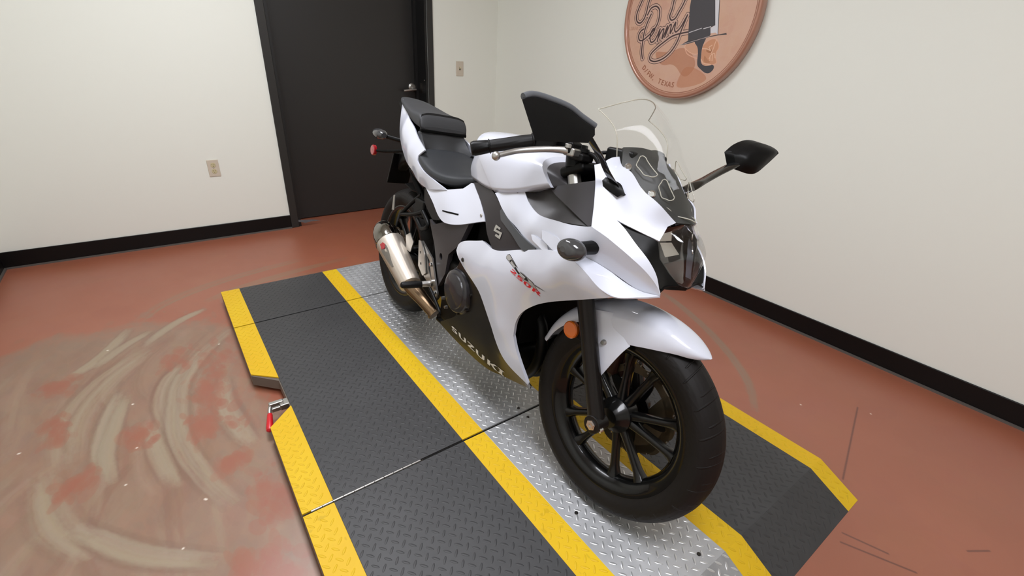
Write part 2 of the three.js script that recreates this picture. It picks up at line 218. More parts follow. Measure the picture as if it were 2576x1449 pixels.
// ------------------------------------------------------------------ the room
{
  // floor paint: red-brown, worn through to the concrete in sweeping arcs by the platform
  const X0 = -4.2, Z0 = -2.8, S = 360, FW = 2048, FH = 1440;     // metres at the corner, pixels per metre
  const tex = canvasTex(FW, FH, (c) => {
    c.fillStyle = '#96573f'; c.fillRect(0, 0, FW, FH);
    const px = (p) => [(p[0] - X0) * S, (p[1] - Z0) * S];
    for (let i = 0; i < 2600; i++) { const x = rnd() * FW, y = rnd() * FH, r = rr(4, 40); c.fillStyle = `rgba(${rnd() < 0.5 ? '132,72,52' : '166,104,80'},${rr(0.02, 0.07)})`; c.beginPath(); c.ellipse(x, y, r, r * rr(0.4, 1), rr(0, 3), 0, 7); c.fill(); }
    const blob = (pts, col, a, jit, n) => { for (let k = 0; k < n; k++) { c.fillStyle = `rgba(${col},${a})`; c.beginPath(); const cx = pts.reduce((s, p) => s + p[0], 0) / pts.length, cz = pts.reduce((s, p) => s + p[1], 0) / pts.length, sc = 1 + rr(-jit, jit); const q = pts.map((p) => px([cx + (p[0] - cx) * sc + rr(-jit, jit) * 0.25, cz + (p[1] - cz) * sc + rr(-jit, jit) * 0.25])); c.moveTo((q[0][0] + q[q.length - 1][0]) / 2, (q[0][1] + q[q.length - 1][1]) / 2); for (let i = 0; i < q.length; i++) { const b = q[(i + 1) % q.length]; c.quadraticCurveTo(q[i][0], q[i][1], (q[i][0] + b[0]) / 2, (q[i][1] + b[1]) / 2); } c.fill(); } };
    const sweep = (pts, width, col, a, n) => { const path = smoothOpen(pts, 40); for (let k = 0; k < n; k++) { const off = rr(-0.5, 0.5) * width, t0 = Math.floor(rr(0, 10)), t1 = Math.floor(rr(31, 41)); c.strokeStyle = `rgba(${col},${a * rr(0.3, 1)})`; c.lineWidth = rr(1.5, 7); c.lineCap = 'round'; c.beginPath(); for (let i = t0; i < t1; i++) { const p = path[i], q = path[Math.min(40, i + 1)], o = path[Math.max(0, i - 1)], dx = q[0] - o[0], dz = q[1] - o[1], L = Math.hypot(dx, dz) || 1, f = off * (0.7 + 0.3 * Math.sin(i / 40 * Math.PI)) + rr(-0.003, 0.003), w = px([p[0] - dz / L * f, p[1] + dx / L * f]); i === t0 ? c.moveTo(...w) : c.lineTo(...w); } c.stroke(); } };
    const patch = (P, col, n) => { const xs = P.map((p) => p[0]), zs = P.map((p) => p[1]); for (let k = 0, g = 0; k < n && g < 4000; g++) { const w = [rr(Math.min(...xs) - 0.02, Math.max(...xs) + 0.02), rr(Math.min(...zs) - 0.02, Math.max(...zs) + 0.02)]; if (!inside(w, P) && rnd() < 0.86) continue; k++; const o = px(w), r = rr(3, 13); c.fillStyle = `rgba(${col},${rr(0.12, 0.4)})`; c.beginPath(); c.ellipse(o[0], o[1], r * rr(0.8, 1.8), r * rr(0.4, 0.8), rr(-0.6, 0.6), 0, 7); c.fill(); } };
    const worn = [[-2.55, 0.85], [-2.62, 0.69], [-2.72, 0.58], [-2.62, 0.46], [-2.66, 0.32], [-2.6, 0.2], [-2.5, 0.02], [-2.35, -0.06], [-2.02, -0.05], [-1.83, -0.06], [-1.6, -0.12], [-1.12, -0.1], [-0.7, 0.0], [-0.6, 0.4], [-1.0, 0.9], [-1.8, 1.0]];
    blob(worn, '132,108,90', 0.15, 0.12, 18); patch(worn.map(([x, z]) => [-1.5 + (x + 1.5) * 1.06, 0.4 + (z - 0.4) * 1.12]), '128,102,84', 2600);
    for (let i = 0; i < 900; i++) { const p = [rr(-2.6, -0.6), rr(-0.1, 0.9)], w = px(p), r = rr(4, 26); c.fillStyle = `rgba(${['146,126,102', '118,82,64', '150,114,90', '132,92,70'][i % 4]},${rr(0.04, 0.14)})`; c.beginPath(); c.ellipse(w[0], w[1], r * 1.6, r * 0.6, rr(-0.5, 0.8), 0, 7); c.fill(); }
    const tan = '148,131,108';
    for (let i = 0; i < 46; i++) { const x = rr(-2.6, -0.9), z = rr(0.0, 0.75), b = rr(-0.05, 0.16); sweep([[x, z], [x + 0.2, z + b], [x + 0.42, z + b * 1.2], [x + 0.6, z + b * 0.6]], rr(0.02, 0.06), i % 3 ? '146,122,100' : '122,84,64', 0.14, 14); }
    const arcs = [[[[-2.24, 0.09], [-2.11, 0.18], [-1.96, 0.21], [-1.79, 0.2], [-1.61, 0.19]], 0.07], [[[-2.42, -0.08], [-2.24, 0.06], [-2.05, 0.15], [-1.9, 0.17], [-1.74, 0.18], [-1.59, 0.16], [-1.41, 0.11], [-1.26, 0.05]], 0.07], [[[-1.83, 0.26], [-1.64, 0.24], [-1.44, 0.2]], 0.05], [[[-2.0, 0], [-1.82, 0.02], [-1.66, 0], [-1.51, -0.03]], 0.07], [[[-2.13, 0.35], [-1.97, 0.38], [-1.81, 0.4], [-1.66, 0.4]], 0.05], [[[-2.07, 0.33], [-1.89, 0.36], [-1.73, 0.38], [-1.57, 0.36]], 0.04], [[[-2.41, 0.25], [-2.22, 0.4], [-2.0, 0.48], [-1.72, 0.48]], 0.11], [[[-2.67, 0.32], [-2.43, 0.43], [-2.33, 0.52]], 0.05], [[[-2.72, 0], [-2.63, 0.13], [-2.45, 0.28]], 0.04], [[[-2.6, 0.24], [-2.49, 0.35], [-2.36, 0.44]], 0.04], [[[-1.75, 0.55], [-1.5, 0.5], [-1.3, 0.4]], 0.09], [[[-1.45, 0.45], [-1.25, 0.3], [-1.1, 0.12]], 0.06]];
    for (const [p, w] of arcs) { sweep(p, w * 1.5, '108,80,62', 0.13, 34); sweep(p, w * 0.95, tan, 0.2, 56); }
    for (const p of [[[-3.17, -0.61], [-3.11, -0.32], [-3.03, -0.06], [-2.89, 0.17], [-2.69, 0.32]], [[-3.05, -0.95], [-2.98, -0.5], [-2.9, -0.2], [-2.8, 0]]]) sweep(p, 0.07, '128,108,84', 0.22, 22);
    sweep([[-2.95, -0.3], [-2.85, -0.75], [-2.9, -1.1]], 0.1, '128,104,80', 0.25, 26);
    sweep([[-1.6, -2.4], [-1.4, -2.35], [-1.02, -2.18], [-0.72, -1.96], [-0.58, -1.77]], 0.045, '128,108,88', 0.28, 22);
    const paint = '142,82,60';
        for (const b of [[[-2.34, -0.09], [-2.2, -0.01], [-1.98, 0.09], [-1.79, 0.14], [-1.65, 0.13], [-1.64, 0.07], [-1.83, 0.03], [-2.1, -0.02]], [[-1.37, -0.02], [-1.29, -0.07], [-1.14, -0.09], [-1.18, -0.03], [-1.29, 0]], [[-1.07, 0.07], [-1.05, 0.01], [-0.95, -0.06], [-0.85, -0.03], [-1, 0.09]], [[-1.48, 0.09], [-1.49, 0.01], [-1.44, 0.04]], [[-2.32, 0.61], [-2.31, 0.52], [-2.22, 0.55]], [[-1.77, 0.32], [-1.85, 0.27], [-1.79, 0.26], [-1.74, 0.3]], [[-1.65, 0.5], [-1.68, 0.42], [-1.6, 0.45]], [[-2.29, 0.2], [-2.34, 0.11], [-2.2, 0.19]], [[-2.05, 0.55], [-2.0, 0.5], [-1.9, 0.53]]]) patch(b, paint, 26 + 2600 * Math.abs(b.reduce((t, v, i) => t + v[0] * b[(i + 1) % b.length][1] - b[(i + 1) % b.length][0] * v[1], 0)));
    for (const s of [[-1.9, 0.62], [-1.72, 0.3], [-1.55, 0.33], [-2.3, -0.02], [-1.2, 0.2], [-2.0, 0.31], [-1.35, 0.13], [-2.5, 0.4], [-0.5, -2.0], [-0.3, -2.2]]) { const w = px(s); c.fillStyle = 'rgba(232,226,214,.85)'; c.beginPath(); c.ellipse(w[0], w[1], rr(1.2, 2.6), 1.4, rr(0, 3), 0, 7); c.fill(); }
    c.strokeStyle = 'rgba(70,34,26,.6)'; c.lineWidth = 2; for (const l of [[[-0.35, -2.2], [-0.22, -1.7]], [[-0.13, -1.46], [-0.02, -1.5]], [[-0.12, -1.42], [0.05, -1.5]], [[0.12, -1.72], [0.16, -1.78]]]) { c.beginPath(); c.moveTo(...px(l[0])); c.lineTo(...px(l[1])); c.stroke(); }
  });
  const floorRough = noiseTex(512, (u, v) => grey(255 * (0.28 + 0.2 * fbm(u, v, 6, 5, 61))));
  tex.wrapS = tex.wrapT = THREE.ClampToEdgeWrapping; floorRough.repeat.set(3, 3);
  const fm = phy(0xffffff, 1, 0, { map: tex, roughnessMap: floorRough, ior: 1.75 });
  const fg = planar(box(XB - 0.5, XF + 0.2, FLOOR - 0.1, FLOOR, ZR - 0.2, ZL + 0.2), (x) => (x - X0) * S / FW, (x, y, z) => 1 - (z - Z0) * S / FH);
  struct('floor', fg, fm);
  // back wall with the door opening, right, left and front walls, ceiling
  const T = 0.25, DZ0 = -1.962, DZ1 = -0.77, DH = 2.04;
  const ws = poly([[ZR - T, FLOOR - 0.1], [DZ0, FLOOR - 0.1], [DZ0, FLOOR + DH], [DZ1, FLOOR + DH], [DZ1, FLOOR - 0.1], [ZL + T, FLOOR - 0.1], [ZL + T, CEIL], [ZR - T, CEIL]]);
  const wb = new THREE.ExtrudeGeometry(ws, { depth: T, bevelEnabled: false }).applyMatrix4(new THREE.Matrix4().set(0, 0, -1, XB, 0, 1, 0, 0, 1, 0, 0, 0, 0, 0, 0, 1));
  struct('wall_back', planar(wb, (x, y, z) => z, (x, y) => y), M.wall);
  struct('wall_right', planar(box(XB, XF + T, FLOOR - 0.1, CEIL, ZR - T, ZR), (x) => x, (x, y) => y), M.wall);
  struct('wall_left', planar(box(XB, XF + T, FLOOR - 0.1, CEIL, ZL, ZL + T), (x) => x, (x, y) => y), M.wall);
  struct('wall_front', planar(box(XF, XF + T, FLOOR - 0.1, CEIL, ZR, ZL), (x, y, z) => z, (x, y) => y), M.wall);
  struct('ceiling', box(XB - T, XF + T, CEIL, CEIL + 0.15, ZR - T, ZL + T), M.ceiling);
  // skirting with the thin grey bead at its foot
  const skirt = (name, x0, x1, z0, z1, bx0, bx1, bz0, bz1) => { const b = struct(name, rbox(x0, x1, FLOOR, FLOOR + 0.104, z0, z1, 0.003), M.base); obj('floor_bead', box(bx0, bx1, FLOOR, FLOOR + 0.009, bz0, bz1), M.strip, b); };
  skirt('baseboard_back', XB, XB + 0.01, -0.715, ZL, XB + 0.01, XB + 0.021, -0.715, ZL);
  skirt('trim_1', XB, XB + 0.01, ZR, -2.013, XB + 0.01, XB + 0.021, ZR, -2.013);
  skirt('baseboard_right', XB, XF, ZR, ZR + 0.01, XB, XF, ZR + 0.01, ZR + 0.021);
  skirt('baseboard_left', XB, XF, ZL - 0.01, ZL, XB, XF, ZL - 0.021, ZL - 0.01);
  // door, set back in its opening
  const d = new THREE.Group(); d.name = 'door_1'; d.userData.kind = 'structure'; scene.add(d);
  const y0 = FLOOR, y1 = FLOOR + DH, LX = XB - 0.18;
  obj('door_casing', [rbox(XB, XB + 0.014, y0, y1 + 0.055, DZ1, DZ1 + 0.055, 0.004), rbox(XB, XB + 0.014, y0, y1 + 0.055, DZ0 - 0.05, DZ0, 0.004), rbox(XB, XB + 0.014, y1, y1 + 0.055, DZ0, DZ1, 0.004)], M.doorFrame, d);
  obj('door_jamb', [box(LX - 0.05, XB, y0, y1, DZ0, DZ0 + 0.02), box(LX - 0.05, XB, y0, y1, DZ1 - 0.02, DZ1), box(LX - 0.05, XB, y1 - 0.02, y1, DZ0 + 0.02, DZ1 - 0.02), box(LX, LX + 0.03, y0, y1 - 0.02, DZ0 + 0.02, DZ0 + 0.042)], M.doorDark, d);
  obj('door_leaf', rbox(LX - 0.044, LX, y0 + 0.006, y1 - 0.024, DZ0 + 0.022, DZ1 - 0.024, 0.003), M.door, d);
  const hz = -1.895, hy = 0.955;
  const hd = obj('door_handle', [cone([LX, hy + 0.012, hz], [LX + 0.018, hy + 0.012, hz], 0.033, 0.03, 28, [[0, 0], [0, 0.034], [0.5, 0.034], [1, 0.024], [1, 0]]), tube([[LX + 0.01, hy, hz], [LX + 0.055, hy - 0.004, hz]], 0.011), tube([[LX + 0.052, hy - 0.004, hz - 0.012], [LX + 0.054, hy - 0.006, hz + 0.03], [LX + 0.05, hy - 0.014, hz + 0.1]], 0.0105, 12)], M.alu, d);
  obj('strike_plate', [rbox(XB - 0.11, XB - 0.07, hy - 0.03, hy + 0.05, DZ0 + 0.02, DZ0 + 0.0225, 0.001)], M.darkSteel, d);
  obj('hinge_screw', cone([XB - 0.03, 1.03, DZ0 + 0.02], [XB - 0.03, 1.03, DZ0 + 0.024], 0.005, 0.004, 12), M.alu, d);
  obj('scuff_mark', ext([[0, 0.03], [0.06, 0.045], [0.16, 0.056], [0.21, 0.07], [0.2, 0.05], [0.14, 0.034], [0.12, 0.026], [0.07, 0.032]].map(([z, y]) => [-(z - 0.94), y + FLOOR]), 0.0006, 0, 0).rotateY(-Math.PI / 2).scale(-1, 1, -1).translate(XB + 0.0102, 0, 0), std(0x5c5d60, 0.5), scene.getObjectByName('baseboard_back'));
}
// wall fittings
{
  const sw = thing('light_switch', 'beige toggle light switch plate on the wall right of the black door', 'light switch'); sw.position.set(XB, 1.131, -2.267);
  obj('cover_plate', rbox(0, 0.006, -0.058, 0.058, -0.0355, 0.0355, 0.0025), M.plate, sw);
  const tg = obj('toggle', rbox(0.004, 0.017, -0.004, 0.009, -0.005, 0.005, 0.002).rotateZ(0.35), M.ivory, sw); obj('toggle_slot', box(0.0055, 0.0065, -0.012, 0.012, -0.0055, 0.0055), M.plateDark, sw);
  for (const s of [-1, 1]) obj('screw', cone([0.005, s * 0.03, 0], [0.0075, s * 0.03, 0], 0.0035, 0.003, 12), M.plate, sw);
  const ou = thing('wall_outlet', 'beige duplex wall outlet low on the wall left of the door', 'outlet'); ou.position.set(XB, 0.438, -0.277);
  obj('cover_plate', rbox(0, 0.006, -0.057, 0.057, -0.035, 0.035, 0.0025), M.plate, ou);
  for (const s of [-1, 1]) {
    const r = obj('receptacle', cone([0.003, s * 0.021, 0], [0.0085, s * 0.021, 0], 0.0165, 0.0155, 24), M.ivory, ou);
    obj('slot', [box(0.0082, 0.009, s * 0.021, s * 0.021 + 0.008, -0.0075, -0.0055), box(0.0082, 0.009, s * 0.021, s * 0.021 + 0.008, 0.0055, 0.0075), disc([0, 0], 0, 0.0008, 0.0026, 10, 0.0002).rotateY(Math.PI / 2).translate(0.0082, s * 0.021 - 0.007, 0)], M.plateDark, r);
  }
  obj('screw', cone([0.005, 0, 0], [0.0075, 0, 0], 0.003, 0.0025, 12), M.alu, ou);
}
// ceiling troffers: the light of the room
LAMPS.forEach(([x, z], i) => {
  const t = thing('ceiling_light', ['white ceiling light panel nearest the black door', 'white ceiling light panel farther from the black door'][i], 'light', 'ceiling light panels'); t.position.set(x, CEIL, z);
  obj('frame', [box(-0.62, 0.62, -0.03, 0, -0.32, -0.3), box(-0.62, 0.62, -0.03, 0, 0.3, 0.32), box(-0.62, -0.6, -0.03, 0, -0.3, 0.3), box(0.6, 0.62, -0.03, 0, -0.3, 0.3)], M.ceiling, t);
  obj('diffuser', box(-0.6, 0.6, -0.022, -0.008, -0.3, 0.3), std(0xffffff, 0.6, 0, { emissive: LAMP_COLOR, emissiveIntensity: LAMP_GLOW }), t);
  const l = new THREE.RectAreaLight(LAMP_COLOR, LAMP_POWER, 1.2, 0.6); l.position.set(x, CEIL - 0.032, z); l.lookAt(x, 0, z); scene.add(l);
});
// round sign on the right wall
{
  const t = thing('wall_sign', 'large round copper coin shaped sign with script lettering on the right wall', 'sign'); t.position.set(-1.9013, 1.502, ZR); const R = 0.4506;
  const art = canvasTex(1400, 1400, (c, w) => {
    c.fillStyle = '#d0a892'; c.fillRect(0, 0, w, w); const k = w / 2 / 0.94, X = (p) => [w / 2 + p[0] * k / 1000, w / 2 - p[1] * k / 1000];
    for (let i = 0; i < 500; i++) { c.fillStyle = `rgba(${i % 2 ? '214,160,130' : '186,128,96'},.05)`; c.beginPath(); c.ellipse(rnd() * w, rnd() * w, rr(20, 120), rr(20, 90), rr(0, 3), 0, 7); c.fill(); }
    const area = (pts, col, sm = true) => { const q = pts.map(X); c.fillStyle = col; c.beginPath(); if (sm) { const n = q.length; c.moveTo((q[0][0] + q[n - 1][0]) / 2, (q[0][1] + q[n - 1][1]) / 2); q.forEach((p, i) => { const b = q[(i + 1) % n]; c.quadraticCurveTo(p[0], p[1], (p[0] + b[0]) / 2, (p[1] + b[1]) / 2); }); } else q.forEach((p, i) => i ? c.lineTo(...p) : c.moveTo(...p)); c.closePath(); c.fill(); };
    const line = (pts, col, lw) => { const q = smoothOpen(pts.map((p) => [...X(p), 0]), 60); c.strokeStyle = col; c.lineWidth = lw; c.lineCap = c.lineJoin = 'round'; c.beginPath(); q.forEach((p, i) => i ? c.lineTo(p[0], p[1]) : c.moveTo(p[0], p[1])); c.stroke(); };
    area([[-420, -420], [-150, -450], [60, -360], [250, -480], [300, -620], [150, -760], [-40, -560], [-250, -620]], 'rgba(172,106,72,.55)');
    area([[150, -560], [520, -700], [420, -800], [60, -880], [60, -760]], 'rgba(180,112,76,.5)');
    const L = { bowl: [[-611, 10], [-565, 86], [-483, 104], [-425, 63], [-408, -15], [-422, -109], [-479, -187], [-554, -249], [-634, -298], [-688, -294], [-713, -239], [-685, -184], [-639, -158]], stem: [[-550, 16], [-592, -79], [-620, -185], [-625, -312], [-616, -441], [-585, -525]], e: [[-523, -276], [-463, -205], [-448, -161], [-479, -161], [-505, -213], [-502, -285], [-474, -321], [-428, -303], [-392, -241], [-361, -162], [-370, -232], [-376, -312]], n1: [[-372, -276], [-323, -172], [-301, -163], [-301, -215], [-305, -277], [-299, -277], [-249, -130], [-258, -216], [-266, -259]], n2: [[-262, -251], [-215, -122], [-194, -114], [-192, -174], [-187, -217], [-130, -90], [-127, -175], [-104, -200], [-55, -167], [30, -13]], tail: [[30, -13], [-19, -176], [-54, -312], [-120, -425], [-231, -516], [-371, -556], [-453, -531], [-453, -475], [-370, -392], [-254, -312], [-150, -251], [-41, -222], [88, -203]], g1: [[-730, 300], [-740, 189], [-783, 87], [-803, -2], [-777, -65], [-720, -85], [-664, -41], [-634, 54], [-626, 132], [-590, 260]], g2: [[-205, 260], [-214, 161], [-223, 54], [-240, -20], [-206, -63], [-152, -48], [-104, 33], [-65, 105], [-20, 240]] };
    for (const [col, lw] of [['#3f2824', 50], ['#cba897', 40], ['#3c2526', 13]]) for (const s of Object.values(L)) line(s, col, lw);
    // the skull in its top hat
    const cr = [[76, -379], [90, -345], [194, -320], [273, -378], [290, -444], [239, -454], [156, -430]], face = [[333, -361], [409, -295], [496, -279], [551, -335], [564, -383], [545, -424], [552, -489], [578, -546], [531, -564], [399, -576], [352, -519], [339, -427]];
    area(cr, '#cf9c7e'); area(face, '#c98f6c'); line([...cr, cr[0]], '#dfae92', 7); line([...face, face[0]], '#dca68a', 7);
    line([[84, -388], [127, -447], [202, -480], [295, -503]], '#d9a68c', 9); area([[395, -420], [450, -440], [500, -430], [470, -390], [410, -385]], '#a86f4c'); area([[380, -450], [450, -520], [510, -540], [400, -555]], '#b67d5a');
    for (const s of [[[330, -390], [404, -393], [460, -409], [431, -376], [465, -352]], [[478, -441], [494, -384], [501, -335], [511, -295]], [[463, -499], [483, -458], [519, -440], [542, -489]], [[355, -510], [393, -551], [501, -565]], [[470, -470], [480, -520]], [[500, -455], [510, -520]]]) line(s, '#e0b497', 8);
    area([[42, 250], [42, 68], [107, -299], [399, -255], [415, -239], [394, -159], [453, -136], [376, 152], [376, 250]], '#403d42', false); area([[376, 250], [376, 152], [453, -136], [395, -163], [411, -223], [474, -215], [515, -236], [436, 149], [436, 250]], '#d6d4d8', false);
    area([[8, -353], [112, -299], [515, -236], [623, -221], [632, -237], [527, -244], [401, -263], [163, -328], [47, -350]], '#343136', false); line([[8, -350], [150, -316], [401, -256]], '#b9a9a6', 5); line([[101, -211], [270, -165]], '#cfccd0', 6); line([[300, -170], [395, -150]], '#e2e0e2', 6); line([[436, 149], [515, -236]], '#2e2a2e', 6);
    area([[192, -311], [370, -263], [351, -311], [332, -377], [343, -460], [351, -536], [401, -585], [504, -577], [521, -564], [556, -579], [557, -621], [508, -669], [443, -664], [368, -620], [316, -588], [299, -520], [295, -461], [275, -386], [246, -353]], '#3f3c42');
    const arc = (text, r, a0, a1, size, col) => { c.fillStyle = col; c.font = `bold ${size}px sans-serif`; c.textAlign = 'center'; c.textBaseline = 'middle'; [...text].forEach((ch, i) => { const a = a0 + (a1 - a0) * i / (text.length - 1), p = X([r * Math.cos(a) * 1000, r * Math.sin(a) * 1000]); c.save(); c.translate(...p); c.rotate(-(a + Math.PI / 2)); c.fillText(ch, 0, 0); c.restore(); }); };
    arc('D/FW, TEXAS', 0.83, -2.26, -1.57, 66, '#985f44');
    c.fillStyle = 'rgba(160,108,80,.55)'; c.font = 'bold 44px sans-serif'; c.textAlign = 'left'; c.textBaseline = 'middle'; c.fillText('LIBERTY', ...X([-905, -150]));
    c.strokeStyle = 'rgba(140,84,60,.9)'; c.lineWidth = 7; c.beginPath(); c.arc(w / 2, w / 2, 0.925 * k, 0, 7); c.stroke();
  });
  const copper = phy(0xac7a64, 0.3, 0.15, { clearcoat: 0.7, clearcoatRoughness: 0.12 });
  obj('rim', new THREE.LatheGeometry([[0.0, 0], [0.97, 0], [1, 0.012], [1.0, 0.046], [0.985, 0.056], [0.965, 0.058], [0.945, 0.052], [0.935, 0.043]].map(([r, h]) => new THREE.Vector2(r * R + 1e-5, h)), 128).rotateX(Math.PI / 2), copper, t);
  obj('printed_face', planar(new THREE.CylinderGeometry(0.938 * R, 0.938 * R, 0.0445, 128).rotateX(Math.PI / 2).translate(0, 0, 0.02225), (x) => 0.5 + x / (2 * 0.94 * R), (x, y) => 0.5 + y / (2 * 0.94 * R)), phy(0xffffff, 0.38, 0, { map: art, clearcoat: 0.3, clearcoatRoughness: 0.2 }), t);
}
// ------------------------------------------------------------------ the low drive-on platform
{
  const t = thing('platform', 'low drive-on platform of silver diamond plate between black and yellow diamond plate bands', 'platform');
  const ZS = [-0.095, -0.184, -0.634, -0.7187, -1.031, -1.117, -1.5645, -1.642], KIND = ['yellow', 'black', 'yellow', 'steel', 'yellow', 'black', 'yellow'];
  const mats = { yellow: M.yellowPaint, black: M.matBlack, steel: M.silver }, treadMats = { yellow: phy(0xd2ac1c, 0.5, 0, { specularIntensity: 0.6 }), black: std(0x303031, 0.5), steel: std(0xd4d6d8, 0.3, 0.75) };
  const frameMat = std(0x6d655d, 0.5, 0.3), under = std(0x1b1917, 0.8);
  const slab = (pts, y0, y1, bev = 0.0015) => planar(ext(pts, y1 - y0, -y1, bev).rotateX(Math.PI / 2), (x) => x * 0.8, (x, y, z) => z * 0.8);
  const lug = new THREE.SphereGeometry(1, 12, 3, 0, Math.PI * 2, 0, Math.PI / 2).scale(0.0125, 0.0016, 0.0038);
  function treads(plate, kind, pts, frame) {              // the rolled-in lugs of diamond plate
    const list = [], P = 0.0352, xs = pts.map((p) => p[0]), zs = pts.map((p) => p[1]), m = new THREE.Matrix4();
    for (let i = Math.floor(Math.min(...xs) / P); i * P < Math.max(...xs); i++) for (let j = Math.floor(Math.min(...zs) / P); j * P < Math.max(...zs); j++) for (const k of [0, 1]) {
      const p = [(i + k / 2 + 0.25) * P, (j + k / 2) * P]; if (!inside(p, pts) || edgeDist(p, pts) < 0.008) continue;
      m.makeRotationY(k ? -0.7 : 0.7).scale(kind === 'black' ? new THREE.Vector3(1, 0.6, 1) : new THREE.Vector3(1, 1, 1)).setPosition(p[0], -0.0001, p[1]); list.push(m.clone());
    }
    const im = new THREE.InstancedMesh(lug, treadMats[kind], list.length); list.forEach((q, i) => im.setMatrixAt(i, frame ? frame.clone().multiply(q) : q)); im.name = numbered('raised_treads'); im.userData.kind = 'stuff'; im.castShadow = im.receiveShadow = true; plate.add(im);
  }
  const rect = (x0, x1, z0, z1) => [[x0, z0], [x1, z0], [x1, z1], [x0, z1]];
  const SEC = [[-2.738, -2.297], [-2.288, -1.067], [-1.057, -0.2922]], nA = [[-1.86, ZS[0]], [-1.78, ZS[1]]], nB = [[-1.576, ZS[1]], [-1.491, ZS[0]]];
  SEC.forEach(([x0, x1], s) => {
    const out = s === 1 ? [[x0, ZS[7]], [x1, ZS[7]], [x1, ZS[0]], [-1.491, ZS[0]], [-1.576, ZS[1] + 0.004], [-1.765, ZS[1] + 0.004], [-1.856, ZS[0]], [x0, ZS[0]]] : rect(x0, x1, ZS[7], ZS[0]);
    obj('deck_frame', slab(out, -0.052, -0.006), frameMat, t);
    obj('runner', slab(rect(x0 + 0.02, x1 - 0.02, ZS[7] + 0.02, ZS[1] - 0.03), FLOOR, -0.05, 0), under, t);
    KIND.forEach((k, i) => {
      const pieces = s === 1 && i === 0 ? [[[x0, ZS[1]], nA[1], nA[0], [x0, ZS[0]]], [nB[0], [x1, ZS[1]], [x1, ZS[0]], nB[1]]] : [rect(x0, x1, ZS[i + 1], ZS[i])];
      for (const p of pieces) { const pl = obj(k + '_plate', slab(p, -0.006, 0, 0.0008), mats[k], t); treads(pl, k, p); }
    });
  });
  // front ramp down to the floor
  const a = Math.atan2(0.068, 0.138), F = new THREE.Matrix4().makeRotationZ(-a).setPosition(-0.292, 0, 0), L = 0.156;
  obj('ramp_frame', slab(rect(0.004, L - 0.01, ZS[7], ZS[0]), -0.014, -0.006, 0).applyMatrix4(F), under, t);
  KIND.forEach((k, i) => { const p = rect(-0.0005, L, ZS[i + 1], ZS[i]), pl = obj('ramp_' + k + '_plate', slab(p, -0.006, 0, 0.0008).applyMatrix4(F), mats[k], t); treads(pl, k, p, F); });
  // hinge pins in the joints, knuckle by knuckle at the front one
  obj('hinge_rod', tube([[-2.2925, -0.012, ZS[7]], [-2.2925, -0.012, ZS[0]]], 0.004, 1, 8), M.satin, t);
  for (const [a, b, m] of [[ZS[7] + 0.01, -0.47, M.satin], [-0.47, -0.1, M.alu]]) { const kn = []; for (let z = a; z < b - 0.03; z += 0.032) kn.push(cone([-1.0645, m === M.alu ? -0.003 : -0.009, z], [-1.0645, m === M.alu ? -0.003 : -0.009, z + 0.0305], 0.0036, 0.0036, 10)); obj('hinge_rod', kn, m, t); }
  for (const [x, z] of [[-0.33, -0.79], [-0.33, -0.96], [-0.62, -0.765], [-1.09, -0.9], [-1.03, -0.9], [-2.26, -0.9]]) obj('deck_bolt', cone([x, 0, z], [x, 0.003, z], 0.006, 0.005, 12), M.darkSteel, t);
  // toggle clamp with the red grip in the notch
  const cl = obj('toggle_clamp', [rbox(-1.64, -1.6, -0.03, -0.006, -0.185, -0.15, 0.003), rbox(-1.628, -1.61, -0.018, 0.006, -0.165, -0.115, 0.003), rbox(-1.622, -1.604, -0.03, -0.012, -0.16, -0.12, 0.003), tube([[-1.618, -0.004, -0.12], [-1.6, -0.014, -0.112], [-1.578, -0.02, -0.108]], 0.007, 8, 10)], M.alu, t);
  obj('grip', cone([-1.588, -0.018, -0.11], [-1.51, -0.032, -0.092], 0.01, 0.012, 18, [[0, 0], [0, 0.008], [0.06, 0.0095], [0.8, 0.0125], [0.94, 0.011], [1, 0.005], [1, 0]]), M.redGrip, cl, 'red rubber grip');
}
